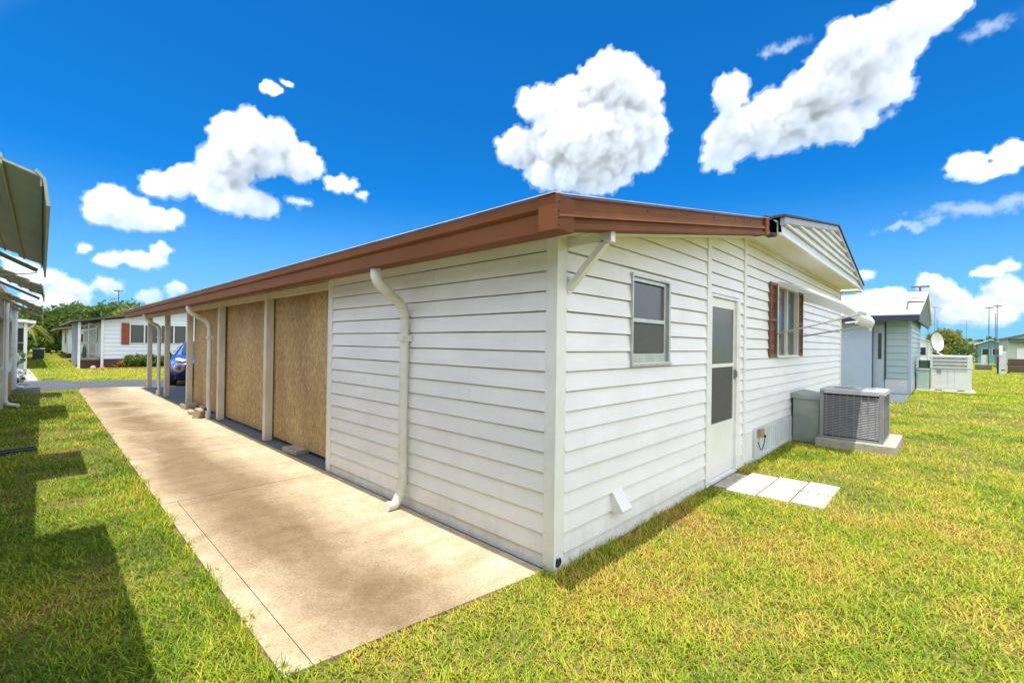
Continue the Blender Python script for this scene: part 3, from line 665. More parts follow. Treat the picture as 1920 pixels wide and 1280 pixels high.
for ya, yb in ((.32,3.10),(5.18,6.78),(10.45,12.95),(15.1,16.8)):
    a_ = MB(); n = 6
    for k in range(n):
        xa = -3.11+.096*k; za_ = 2.49-.053*k; xb_ = xa+.125; zb_ = za_-.048
        prof = [(xa,0,za_),(xb_-.02,0,zb_+.012),(xb_,0,zb_),(xb_,0,zb_-.035),(xb_-.006,0,zb_-.035),(xb_-.006,0,zb_-.004),(xb_-.022,0,zb_+.004),(xa,0,za_-.008)]
        a_.extrude(prof, (0,ya,0), (0,yb,0))
    # outer lip and end brackets that hold the slats
    a_.extrude([(-2.520,0,2.20),(-2.496,0,2.17),(-2.484,0,2.075),(-2.494,0,2.075),(-2.504,0,2.165),(-2.524,0,2.192)], (0,ya-.01,0), (0,yb+.01,0))
    aw_ = a_.build('awning', AWN_L, lh)
    for y in (yb-.03,):
        r_ = MB(); r_.beam((-3.10,y,2.42),(-2.53,y,2.12), .008, .03); r_.build('rafter', AWN_L, aw_)
    for y in (yb-.05,): MB().tube([(-3.12,y,1.98),(-2.53,y,2.10)], .004, 6).build('brace', ALU, aw_)
for y in (13.4, 18.72):
    d = MB(); d.tube([(-3.06,y,2.45),(-3.07,y,2.2),(-3.07,y,.4),(-3.07,y,.18),(-3.04,y,.09),(-2.97,y,.06),(-2.86,y-.1,.05)], .045, 10); d.build('downspout', WHITEP, lh, smooth=True)

lh.location.x += .026; lh.rotation_euler.z = -.0125
# ------------------------------------------------------------------ blue car
def make_car(cx, y0, label):
    t_ = thing('parked_car', label, 'car', (cx, y0+2, 0))
    L_ = 4.15
    st = [ # y, half width sill, half width belt, z sill, z belt(hood), half width top, z top
        (0.00,.50,.58,.42,.62,.45,.70),(0.10,.70,.74,.30,.74,.58,.82),(0.38,.84,.86,.26,.84,.66,.93),(.80,.875,.90,.24,.93,.70,1.00),(1.15,.88,.90,.24,.98,.70,1.06),
        (1.55,.88,.90,.24,1.00,.66,1.28),(1.95,.88,.90,.24,1.01,.60,1.50),(2.5,.88,.90,.24,1.04,.58,1.56),(3.1,.88,.90,.24,1.08,.55,1.54),(3.6,.87,.89,.26,1.10,.52,1.42),(3.95,.80,.84,.32,1.02,.50,1.15),(4.15,.60,.66,.44,.85,.42,.95)]
    vs = []; 
    for y,ws,wb,zs,zb,wt,zt in st:
        half = [(0,zs),(ws*.8,zs),(ws,zs+.08),(wb+.015,(zs+zb)/2),(wb,zb-.05),(wb-.06,zb+.01),(wt,zt-.05),(wt*.8,zt),(0,zt+.01)]
        ring = [(x,z) for x,z in half] + [(-x,z) for x,z in half[-2:0:-1]]
        vs += [(cx+x, y0+y, z) for x,z in ring]
    m_ = 16; fs = [(i*m_+k, i*m_+(k+1) % m_, (i+1)*m_+(k+1) % m_, (i+1)*m_+k) for i in range(len(st)-1) for k in range(m_)]
    fs += [tuple(range(m_)), tuple((len(st)-1)*m_+k for k in range(m_))]
    body = MB(); body.add(vs, fs); body.build('body', CARB, t_, smooth='all', sub=2)
    g = MB(); g.add([(cx-.60,y0+1.10,1.055),(cx+.60,y0+1.10,1.055),(cx+.52,y0+1.86,1.465),(cx-.52,y0+1.86,1.465)], [(0,1,2,3)]); g.add([(cx-.60,y0+1.13,1.035),(cx+.60,y0+1.13,1.035),(cx+.52,y0+1.89,1.445),(cx-.52,y0+1.89,1.445)], [(0,1,2,3)])
    for v in range(0, 4): g.v[v] = (g.v[v][0], g.v[v][1]-.02, g.v[v][2]+.025)
    g.build('windscreen', mat('tinted_windscreen', (.008,.04,.055), rough=.3, spec=.2), t_)
    for s_ in (-1, 1):
        q = MB(); q.add([(cx+s_*.865,y0+1.35,1.03),(cx+s_*.885,y0+2.05,1.05),(cx+s_*.66,y0+2.1,1.47),(cx+s_*.69,y0+1.82,1.40)], [(0,1,2,3)]); q.add([(cx+s_*.885,y0+2.12,1.05),(cx+s_*.87,y0+3.0,1.10),(cx+s_*.64,y0+2.95,1.47),(cx+s_*.65,y0+2.16,1.48)], [(0,1,2,3)])
        q.build('side_window', GLASS, t_)
        mi = MB(); mi.bbox(cx+s_*.90-.02,cx+s_*1.06 if s_ > 0 else cx-.88,y0+1.28,y0+1.40,1.0,1.13,.03) if s_ > 0 else mi.bbox(cx-1.06,cx-.88,y0+1.28,y0+1.40,1.0,1.13,.03)
        mi.build('mirror', RUBBER, t_)
        hl = MB(); hl.lathe((cx+s_*.60,y0-.02,.63), [(.155,.10),(.155,.0),(.13,-.02),(.06,-.025)], 24, 'y'); h_ = hl.build('headlight', WHITEP, t_, smooth=True)
        MB().lathe((cx+s_*.60,y0-.045,.63), [(.065,.03),(.065,-.005),(.03,-.012)], 18, 'y').build('lamp', mat('amber_lamp', (.30,.17,.03), rough=.2), h_)
        il = MB(); il.add([(cx+s_*.50,y0+.13,.845),(cx+s_*.74,y0+.30,.925),(cx+s_*.66,y0+.42,.975),(cx+s_*.40,y0+.22,.905)], [(0,1,2,3)]); il.add([(cx+s_*.50,y0+.10,.83),(cx+s_*.74,y0+.27,.91),(cx+s_*.66,y0+.40,.96),(cx+s_*.40,y0+.19,.89)], [(0,1,2,3)])
        il.build('indicator', ACT, t_)
        for yy in (.75, 3.30):
            ty = MB(); ty.lathe((cx+s_*.80,y0+yy,.335), [(.20,-.11),(.30,-.11),(.33,-.07),(.33,.07),(.30,.11),(.20,.11)], 28, 'x'); w_ = ty.build('wheel', RUBBER, t_, smooth=True)
            ri = MB(); ri.lathe((cx+s_*.80,y0+yy,.335), [(.205,-.08),(.205,.08)], 24, 'x')
            ri.build('rim', ACD, w_)
            sp_ = MB()
            for k in range(5):
                th = k*2*math.pi/5; sp_.beam((cx+s_*.905,y0+yy,.335),(cx+s_*.90,y0+yy+.20*math.cos(th),.335+.20*math.sin(th)), .05, .025, (1,0,0))
            sp_.tube([(cx+s_*.905,y0+yy+.20*math.cos(2*math.pi*k/24),.335+.20*math.sin(2*math.pi*k/24)) for k in range(25)], .016, 6, cap=False)
            sp_.build('hub_cap', CHROME, w_)
            ac = MB(); ac.lathe((cx+s_*.80,y0+yy,.36), [(.40,-.09),(.40,.095)], 24, 'x'); ac.build('wheel_arch', RUBBER, t_)
    gr = MB(); gr.bbox(cx-.42,cx+.42,y0-.045,y0+.03,.33,.47,.02); gr.build('grille', RUBBER, t_)
    pl_ = MB(); pl_.bbox(cx-.16,cx+.16,y0-.06,y0-.03,.50,.60,.006); pl_.build('bumper_badge', CHROME, t_)
    lo = MB(); lo.bbox(cx-.72,cx+.72,y0+.05,y0+.4,.20,.36,.05); lo.build('bumper', RUBBER, t_)
    return t_
car_ = make_car(1.66, 16.75, 'blue compact car parked at the open end of the carport'); car_.rotation_euler.z = rad(-13); car_.location.x += .30

# ------------------------------------------------------------------ foliage
def leaves(mb, c_, r_, n, size, shape=1.0, rnd=random):
    """n leaf quads in lumps through an ellipsoid"""
    cl = []
    m_ = max(8, n//28)
    for _ in range(m_):
        while True:
            p = Vector((rnd.uniform(-1,1), rnd.uniform(-1,1), rnd.uniform(-1,1)))
            if .25 < p.length < 1: break
        p = p.normalized()*(p.length**.45)
        cl.append((Vector((c_[0]+p.x*r_[0], c_[1]+p.y*r_[1], c_[2]+p.z*r_[2]*(1 if p.z > 0 else .75))), rnd.uniform(.13,.30)))
    R_ = sum(r_)/3
    for i in range(n):
        q, k = cl[i % m_]
        d = Vector((rnd.gauss(0,1), rnd.gauss(0,1), rnd.gauss(0,.8)))*k*R_*.55
        p = q+d; a = Vector((rnd.gauss(0,1), rnd.gauss(0,1), rnd.gauss(0,.7))).normalized(); b3 = a.orthogonal().normalized()
        b3 = (Matrix.Rotation(rnd.uniform(0,6.28), 3, a) @ b3); s_ = size*rnd.uniform(.6,1.4)
        mb.quad(p-b3*s_, p+a*s_*.0+b3.cross(a)*s_*.6, p+b3*s_, p-b3.cross(a)*s_*.6)
def tree(name, x, y, h, r_, m_, label, cat='tree', group=None, n=2600, size=None, low=.35, flat_=1.0):
    t_ = thing(name, label, cat, (x, y, 0), group)
    rr = random.Random(hash((round(x,1), round(y,1))) & 0xffff)
    tr = MB(); lean = Vector((rr.uniform(-.1,.1)*h, rr.uniform(-.1,.1)*h, 0))
    tr.tube([(x,y,0),(x+lean.x*.3,y+lean.y*.3,h*.3),(x+lean.x*.7,y+lean.y*.7,h*.62),(x+lean.x,y+lean.y,h*.85)], [h*.035,h*.028,h*.018,h*.006], 8)
    for k in range(6):
        a = rr.uniform(0,6.28); z = h*rr.uniform(.3,.6); q = rr.uniform(.5,.85)*r_
        tr.tube([(x+lean.x*.5,y+lean.y*.5,z),(x+q*.6*math.cos(a),y+q*.6*math.sin(a),z+h*.14),(x+q*math.cos(a),y+q*math.sin(a),z+h*.2)], [h*.014,h*.009,h*.004], 6)
    tr.build('trunk', BARK, t_)
    cr_ = MB(); leaves(cr_, (x+lean.x*.8,y+lean.y*.8,h*(1+low)/2), (r_,r_,h*(1-low)/2*flat_), n, size or h*.03, rnd=rr)
    cr_.build('crown', m_, t_, recalc=False)
    return t_
def shrub(x, y, rx, ry, h, m_, label, group=None, n=1500, size=.05, cat='shrub'):
    t_ = thing('shrub', label, cat, (x, y, 0), group)
    rr = random.Random(int(x*77+y*31) & 0xffff)
    st_ = MB()
    for k in range(4):
        a = rr.uniform(0,6.28); st_.tube([(x,y,0),(x+rx*.4*math.cos(a),y+ry*.4*math.sin(a),h*.6)], [.015,.006], 5)
    st_.build('stem', BARK, t_)
    b3 = MB(); leaves(b3, (x,y,h*.55), (rx,ry,h*.45), n, size, rnd=rr); b3.build('foliage', m_, t_, recalc=False)
    return t_

# ------------------------------------------------------------------ across the road
ah = thing('white_house', 'white house with rust shutter and dark brick base across the road', 'house', (5, 36, 0))
siding(MB(), 'x', 30.7, .08, 9.5, .49, 3.4, [(1.24,1.81,1.36,2.36),(1.87,2.43,1.36,2.36),(2.60,3.16,1.36,2.36),(3.22,3.76,1.36,2.36)], lambda x: 2.50+.19*(x+.2), row=.22, z0=.5).build('siding', WHITEW, ah)
c = MB(); c.box(.10,9.5,30.75,44,0,2.45); c.build('wall', WHITEW, ah)
MB().box(.04,9.5,30.66,30.72,-.02,.49).build('brick_base', BRICK, ah)
MB().bbox(.02,.13,30.62,30.74,0,2.6).build('corner_trim', WHITEP, ah)
for xa, xb in ((1.24,1.81),(1.87,2.43),(2.60,3.16),(3.22,3.76)):
    w_ = MB(); w_.bbox(xa-.04,xa,30.64,30.72,1.32,2.40); w_.bbox(xb,xb+.02,30.64,30.72,1.32,2.40); w_.bbox(xa,xb,30.64,30.72,2.36,2.40); w_.bbox(xa,xb,30.63,30.72,1.32,1.36)
    w_ = w_.build('window', WHITEP, ah); MB().box(xa,xb,30.70,30.71,1.36,2.36).build('pane', GLASS2, w_)
MB().bbox(.85,1.18,30.63,30.69,1.27,2.45).build('shutter', mat('rust_shutter_paint', (.26,.055,.02), rough=.6), ah)
c = MB(); c.add([(-1.15,30.2,2.40),(9.6,30.2,4.4),(9.6,44,4.4),(-1.15,44,2.40),(-1.15,30.2,2.50),(9.6,30.2,4.5),(9.6,44,4.5),(-1.15,44,2.50)], [(3,2,1,0),(4,5,6,7),(0,1,5,4),(1,2,6,5),(2,3,7,6),(3,0,4,7)]); c.build('roof', ROOFD, ah)
po = MB(); po.box(-.78,.02,31.2,36,.44,.56); pf = po.build('porch_floor', PADM, ah)
MB().box(-.76,.02,31.22,35.9,-.02,.44).build('brick_base', BRICK, ah)
for x, y in ((-.82,30.75),(-.80,36)): MB().bbox(x-.05,x+.05,y-.05,y+.05,0,2.42).build('porch_post', WHITEP, ah)
MB().bbox(-.98,-.72,33.2,33.35,.1,2.42).build('porch_post', BLUEW, ah)
rl = MB(); rl.beam((-.76,31.4,1.35),(.0,31.4,1.35), .04, .05); rl.beam((-.76,31.4,.75),(.0,31.4,.75), .03, .04)
for x in (-.74,-.42,-.12): rl.box(x-.02,x+.02,31.38,31.42,.56,2.4)
rl.build('railing', ALU, ah)
sb = MB(); sb.tube([(-.72,31.3,1.98),(-.45,31.3,2.03),(-.18,31.3,2.12),(-.08,31.3,2.24),(-.20,31.3,2.33)], .035, 8); sb.build('porch_shade', WHITEP, ah)
for x in (-.66,-.50,-.30,-.14): MB().bbox(x-.02,x+.02,35.5,35.56,.56,2.4).build('porch_post', WHITEP, ah)
w_ = MB().bbox(-.02,.09,31.6,32.3,1.35,2.2).build('window', WHITEP, ah); MB().box(-.03,-.021,31.66,32.24,1.4,2.15).build('pane', GLASS, w_)
for k, (x, rx) in enumerate(((1.35,.42),(2.02,.45),(2.75,.42),(3.3,.38))):
    shrub(x, 30.1, rx, .4, .72, LEAF_M, ['rounded hedge shrub beside the brown agave under the rust shutter', 'rounded hedge shrub below the first window pair of the white house', 'rounded hedge shrub seen behind the end carport post', 'rounded hedge shrub seen just left of the blue car'][k], 'hedge shrubs along the white house', n=2200, size=.05)
ag = MB()
for k in range(26):
    a = random.uniform(0,6.28); e = random.uniform(.2,1.2); d = Vector((math.cos(a)*math.cos(e), math.sin(a)*math.cos(e), math.sin(e)))
    p = Vector((.72,29.95,.05)); s_ = d.cross(Vector((0,0,1))).normalized()*.045; ag.add([p-s_, p+s_, p+d*.28+s_*.8, p+d*.48, p+d*.28-s_*.8], [(0,1,2,3,4)])
tag(ag.build('agave', mat('dry_agave', (.28,.16,.05), (.20,.13,.04), rough=.7), recalc=False), 'brown spiky agave in the bed of the white house', 'plant')
ed_ = MB(); ed_.bbox(-.5,4.6,29.62,29.75,-.02,.07,.01); tag(ed_.build('bed_edging', TERRA), 'long low terracotta edging in front of the hedge shrubs', 'edging')
MB_ = MB(); MB_.lathe((-.32,29.9,0), [(.08,0),(.12,.05),(.11,.12),(.06,.17),(.02,.19)], 10); tag(MB_.build('garden_stone', BLOCK, smooth=True), 'grey rounded stone lying before the porch of the white house', 'stone', 'ornaments before the porch')
MB_ = MB(); MB_.lathe((.02,29.85,0), [(.10,0),(.13,.05),(.10,.11),(.03,.15)], 10); tag(MB_.build('garden_stone', TERRA, smooth=True), 'reddish rounded stone lying before the porch of the white house', 'stone', 'ornaments before the porch')
pp = MB(); pp.lathe((-.60,31.05,.56), [(.06,0),(.09,.25),(.07,.55),(.02,.62)], 10); tag(pp.build('garden_statue', DKGREEN, smooth=True), 'dark green figure standing on the porch of the white house', 'statue')
bh = thing('brown_roofed_house', 'white house with brownish roof behind the porch of the white house', 'house', (3, 52, 0))
c = MB(); c.box(-.55,8,48,60,.35,2.3); c.build('wall', WHITEW, bh); MB().box(-.5,8,47.95,60,-.02,.35).build('brick_base', BRICK, bh)
c = MB(); c.add([(-1.25,47.3,2.2),(4,47.3,3.2),(4,61,3.2),(-1.25,61,2.2),(-1.25,47.3,2.3),(4,47.3,3.3),(4,61,3.3),(-1.25,61,2.3)], [(3,2,1,0),(4,5,6,7),(0,1,5,4),(1,2,6,5),(2,3,7,6),(3,0,4,7)]); c.build('roof', mat('brown_roof', (.25,.17,.11), (.19,.13,.09), rough=.8), bh)
w_ = MB().bbox(-.58,-.54,50,51.2,1.1,1.95).build('window', WHITEP, bh); MB().box(-.59,-.581,50.06,51.14,1.15,1.9).build('pane', GLASS, w_)
w_ = MB().bbox(-.2,.5,47.93,48.0,1.1,1.95).build('window', WHITEP, bh); MB().box(-.15,.45,47.92,47.929,1.15,1.9).build('pane', GLASS, w_)
# far left house with the screened porch
ph = thing('porch_house', 'small pale house with white porch roof and dark screen across the road', 'house', (-5, 38, 0))
c = MB(); c.box(-9,-2.78,34.2,50,.1,2.25); c.build('wall', MINT, ph)
siding(MB(), 'Y', -2.76, 34.2, 50, .1, 2.3, (), None, row=.25, z0=.1).build('siding', MINT, ph)
c = MB(); c.add([(-6,31.6,2.62),(-2.38,31.6,2.30),(-2.38,50.3,2.30),(-6,50.3,2.62),(-6,31.6,2.84),(-2.38,31.6,2.44),(-2.38,50.3,2.44),(-6,50.3,2.84)], [(3,2,1,0),(4,5,6,7),(0,1,5,4),(1,2,6,5),(2,3,7,6),(3,0,4,7)]); c.build('roof', WHITEP, ph)
MB().bbox(-2.80,-2.68,31.9,32.02,0,2.3).build('porch_post', WHITEP, ph)
c = MB(); c.box(-6,-2.82,32.0,32.06,.0,.80); c.box(-6,-2.82,32.0,32.06,1.30,1.33); c.box(-6,-2.82,32.0,32.06,2.05,2.35); c.build('porch_front', BLUEW, ph)
MB().box(-6,-2.82,32.03,32.05,.80,2.05).build('insect_screen', mat('porch_screen', (.02,.022,.024), rough=.8), ph)
d = MB(); d.tube([(-2.42,31.8,2.32),(-2.50,31.85,2.15),(-2.68,31.95,2.02),(-2.68,31.97,1.9)], .03, 8); d.build('downspout', WHITEP, ph)
w_ = MB().bbox(-2.78,-2.70,44,45.2,1.05,1.85).build('window', WHITEP, ph); MB().box(-2.699,-2.69,44.06,45.14,1.1,1.8).build('pane', GLASS, w_)
shrub(-3.0, 30.8, .28, .3, .95, LEAF_M, 'leafy green shrub growing before the dark porch screen', n=400, size=.05)
fw = thing('flowering_plant', 'white flowering plant at the far corner of the mint house', 'plant', (-2.8, 19.8, 0))
f1 = MB(); leaves(f1, (-2.82,20.4,.35), (.14,.6,.32), 260, .05); f1.build('flowers', LEAF_W, fw, recalc=False)
f1 = MB(); leaves(f1, (-2.82,20.4,.25), (.14,.6,.25), 160, .06); f1.build('foliage', LEAF_M, fw, recalc=False)
gbx = thing('utility_box', 'dark green box standing beyond the porch house on the lawn', 'utility box', (-2.1, 47, 0))
MB().bbox(-2.45,-1.85,45.8,47.5,0,.72,.03).build('cabinet', DKGREEN, gbx); MB().bbox(-2.48,-1.82,45.77,47.53,.72,.78,.02).build('lid', DUCT, gbx)
# trees beyond
TR = [('tree',-6.0,62,5.2,3.0,LEAF_M),('tree',-3.2,66,4.8,2.6,LEAF_D),('tree',-1.3,68,4.9,2.3,LEAF_M),('tree',.3,66,5.4,2.2,LEAF_D),('tree',1.4,70,5.8,2.1,LEAF_M),
      ('tree',2.6,64,5.6,1.9,LEAF_D),('tree',4.6,66,6.2,2.4,LEAF_D),('tree',5.3,55,4.9,3.0,LEAF_Y),('tree',8.6,68,5.9,3.0,LEAF_D),('tree',-9.5,64,5.6,3.2,LEAF_D),('tree',12.5,70,6.2,3.4,LEAF_M)]
TL = ['mid green tree rising above the porch house', 'dark tree with a low crown behind the narrow lawn', 'mid green tree closing the end of the narrow lawn', 'dark rounded tree over the brown roofed house', 'mid green tree between two dark ones over the brown roof',
      'dark dense tree standing just left of the antenna pole', 'tall dark tree behind the pale olive crown', 'wide pale olive tree rising behind the white house', 'dark tree hidden mostly by the white house roof', 'dark tree showing under the slatted awnings', 'mid green tree behind the brown gutter line']
for (nm, x, y, h, r_, m_), lb in zip(TR, TL): tree(nm, x, y, h*.93, r_, m_, lb, group='trees beyond the road', n=3600, size=.16, low=.04)
for k, (x, y, h, lb) in enumerate(((-2.7,57,2.0,'dark bush at the end of the narrow lawn, under the palm'), (-1.2,59,1.5,'dark bush closing the narrow lawn in the middle'), (-.1,58,2.2,'dark bush at the end of the narrow lawn by the brown roofed house'))):
    shrub(x, y, .95, .8, h, LEAF_D, lb, 'dark bushes closing the narrow lawn', n=1500, size=.10)
pt = thing('palm_tree', 'yellow green palm with drooping fronds behind the porch house', 'palm tree', (-2.9, 52, 0))
MB().tube([(-2.9,52,0),(-2.85,52,1.2),(-2.8,52,2.4)], [.16,.13,.11], 8).build('trunk', BARK, pt)
fr = MB()
for k in range(34):
    a = random.uniform(0,6.28); e = random.uniform(-.1,1.1); p0 = Vector((-2.8,52,2.4)); pr = p0
    for j in range(1, 6):
        tt = j/5; rr_ = 1.7*tt; q = p0+Vector((math.cos(a)*rr_, math.sin(a)*rr_, math.sin(e)*1.2*tt-1.5*tt*tt)); s_ = Vector((-math.sin(a), math.cos(a), 0))*.16*(1-tt*.7)
        fr.quad(pr-s_, pr+s_, q+s_*.8-Vector((0,0,.05)), q-s_*.8-Vector((0,0,.05))); pr = q
fr.build('fronds', LEAF_P, pt, recalc=False)
def pole(name, x, y, h, label, cat='pole', group=None, arm=.0, r_=.06, m_=POLEM, tophat=None):
    b3 = MB(); b3.tube([(x,y,0),(x,y,h)], [r_*1.1, r_*.8], 8)
    if arm: b3.beam((x-arm*.2,y-arm,h-.15),(x+arm*.2,y+arm,h-.15), .06, .09)
    o = b3.build(name, m_); return tag(o, label, cat, group)
ap_ = thing('antenna', 'tall television antenna with flat crossbars above the olive tree', 'antenna', (3.9, 60, 0))
MB().tube([(3.65,60,0),(3.65,60,6.6)], .045, 6).build('mast', POLEM, ap_)
b3 = MB(); b3.beam((3.25,60,6.5),(4.05,60,6.5), .05, .05); b3.beam((3.3,59.7,6.42),(3.95,60.3,6.42), .05, .04); b3.build('crossbar', POLEM, ap_)

# ------------------------------------------------------------------ right side neighbours
nh = thing('blue_grey_house', 'blue grey house with white metal roof and navy fascia behind the air conditioner', 'house', (22, 4, 0))
MB().bbox(18.55,18.70,.03,9,0,2.72,.003).build('wall', BLUEW, nh)
siding(MB(), 'x', -1.0, 19.1, 27, .55, 2.85, (), None, row=.19, z0=.55).build('siding', PALEB, nh)
siding(MB(), 'y', 19.0, -.96, -.33, .55, 2.75, (), None, row=.24, z0=.53).build('siding', PALEB, nh)
c = MB(); c.box(19.04,28,-.96,9,0,2.8); c.build('wall', BLUEW, nh)
MB().bbox(18.97,19.06,-1.045,-.955,0,2.75,.004).build('corner_trim', BLUEW, nh)
c = MB(); 
for k in range(8): y = -.96+k*.08; c.box(18.98-.006*(k % 2),19.04,y,y+.078,-.02,.53)
for k in range(60): x = 19.1+k*.13; c.box(x,x+.128,-1.02-.006*(k % 2),-.96,-.02,.53)
c.build('skirting', SKIRT, nh)
dd = MB().bbox(18.98,19.02,-.30,.02,.05,2.5,.004).build('door', mat('pale_door_paint', (.46,.55,.58), rough=.5), nh)
MB().box(18.965,18.979,-.22,-.12,1.25,2.2).build('pane', GLASS, dd)
MB().tube([(18.95,-.335,.5),(18.95,-.335,2.6)], .02, 6).build('porch_post', DKGREEN, nh)
c = MB(); c.add([(18.15,-1.30,2.80),(23.6,-1.38,4.02),(23.6,12,4.02),(18.15,12,2.80),(18.15,-1.30,2.86),(23.6,-1.38,4.08),(23.6,12,4.08),(18.15,12,2.86)], [(3,2,1,0),(4,5,6,7),(0,1,5,4),(1,2,6,5),(2,3,7,6),(3,0,4,7)])
c.add([(23.6,-1.38,4.02),(29,-1.38,2.8),(29,12,2.8),(23.6,12,4.02),(23.6,-1.38,4.08),(29,-1.38,2.86),(29,12,2.86),(23.6,12,4.08)], [(3,2,1,0),(4,5,6,7),(0,1,5,4),(1,2,6,5),(2,3,7,6),(3,0,4,7)])
c.build('roof', mat('white_metal_roof', (.74,.74,.72), (.68,.68,.66), rough=.5), nh)
c = MB()
c.beam((18.9,-1.0,3.00),(18.9,.6,3.02), .02, .05); c.beam((18.9,-.92,3.02),(20.6,-.86,3.42), .03, .06, (0,1,0)); c.beam((20.6,-1.33,3.40),(20.6,-.86,3.42), .35, .05); c.beam((21.7,-1.33,3.66),(21.7,-.90,3.68), .05, .03)
c.build('roof_flashing', ROOFD, nh)
MB().bbox(18.10,18.16,-1.29,9,2.60,2.79,.004).build('fascia', NAVY, nh)
c = MB(); c.add([(18.2,-1.22,2.62),(18.2,-1.22,2.80),(23.6,-1.30,3.99),(28.5,-1.30,2.85),(28.5,-1.30,2.62)], [(0,1,2,3,4)]); c.add([(18.2,-1.16,2.62),(18.2,-1.16,2.80),(23.6,-1.24,3.99),(28.5,-1.24,2.85),(28.5,-1.24,2.62)], [(0,1,2,3,4)])
c.build('gable', mat('gable_grey_green', (.09,.11,.10), rough=.6), nh)
MB().box(18.16,19.0,-1.2,9,2.66,2.68).build('soffit', PALEB, nh)
c = MB(); c.tube([(18.2,.9,2.55),(19.0,.9,1.9)], .02, 6); c.beam((18.1,.25,2.62),(18.0,.75,2.55), .05, .05); c.build('awning_bracket', WHITEP, nh)
MB().tube([(19.0,1.1,.0),(19.0,1.1,.35)], .06, 8).build('drain_pipe', WHITEP, nh)
ant = MB(); ant.tube([(23.6,-1.1,4.05),(23.6,-1.1,4.30)], .04, 6); ant.beam((23.6,-1.4,4.29),(23.6,-.8,4.29), .08, .07); tag(ant.build('roof_antenna', POLEM), 'small dark antenna bar on the white roof ridge', 'antenna')
pc = MB(); pc.bbox(15.4,19.0,-1.05,.2,-.03,.03,.01); struct(pc.build('patio', SLATE))
# packaged unit
pk = thing('package_unit', 'beige packaged heat pump cabinet with a wide grille standing on the lawn', 'heat pump', (22.5, -2, 0))
MB().bbox(22.0,23.2,-2.64,-1.49,.10,.88,.012).build('cabinet', UNITW, pk)
MB().bbox(21.98,23.22,-2.66,-1.47,.0,.10,.01).build('base_rail', UNITW, pk)
c = MB(); c.box(21.972,21.979,-2.45,-2.25,.02,.07); c.box(21.972,21.979,-1.82,-1.62,.02,.07); c.build('fork_slot', RUBBER, pk)
MB().bbox(21.98,23.22,-2.66,-1.47,.885,1.40,.012).build('top_section', UNITW, pk)
MB().box(21.972,21.979,-2.52,-1.56,.93,1.34).build('coil', ACD, pk)
c = MB()
for k in range(4): z = .93+.41*k/3; c.box(21.955,21.971,-2.53,-1.55,z-.018,z+.018)
for k in range(33): y = -2.52+.96*k/32; c.box(21.962,21.97,y-.007,y+.007,.93,1.34)
c.build('grille', UNITW, pk)
for ya, yb in ((-2.62,-2.18),(-2.16,-1.99),(-1.97,-1.51)): MB().bbox(21.985,22.0,ya,yb,.13,.86,.004).build('door_panel', UNITW, pk)
MB().box(21.978,21.984,-1.80,-1.66,.68,.84).build('data_plate', ACG, pk)
tag(MB().bbox(21.5,23.4,-2.75,-.95,-.05,.035,.01).build('equipment_pad', PADM), 'pale slab under the beige heat pump cabinet', 'concrete pad')
ub = thing('duct_box', 'pale green box between the heat pump cabinet and the blue grey house', 'duct box', (22.2, -1.25, 0))
MB().bbox(22.0,23.0,-1.46,-1.06,.0,.82,.01).build('box', mat('pale_green_box', (.34,.44,.40), rough=.5), ub); MB().bbox(21.98,23.02,-1.47,-1.04,.82,.86,.006).build('lid', UNITW, ub)
tag(MB().bbox(22.1,22.9,-1.45,-1.13,.862,1.19,.03).build('storage_bin', DKGREEN), 'dark bin standing on the pale green box', 'bin')
di = thing('satellite_dish', 'white satellite dish on a pole behind the heat pump cabinet', 'satellite dish', (25.4, -1.35, 0))
MB().tube([(25.4,-1.32,0),(25.4,-1.32,1.95)], .035, 8).build('pole', WHITEP, di)
b3 = MB(); M_ = Matrix.Rotation(rad(-28), 3, 'Z') @ Matrix.Rotation(rad(84), 3, 'X')
v = []; 
for i in range(6):
    r_ = .42*i/5
    for k in range(20): a = 2*math.pi*k/20; v.append(Vector((25.4,-1.45,1.95))+M_ @ Vector((r_*math.cos(a), r_*math.sin(a), .22*(i/5)**2)))
b3.add(v, [(i*20+k, i*20+(k+1) % 20, (i+1)*20+(k+1) % 20, (i+1)*20+k) for i in range(5) for k in range(20)]); dob = b3.build('dish', WHITEP, di, smooth=True)
b3 = MB(); b3.beam((25.4,-1.40,1.65),(24.9,-1.95,1.30), .04, .03); b3.bbox(24.85,24.97,-2.04,-1.92,1.24,1.36,.02); b3.build('arm', WHITEP, di)
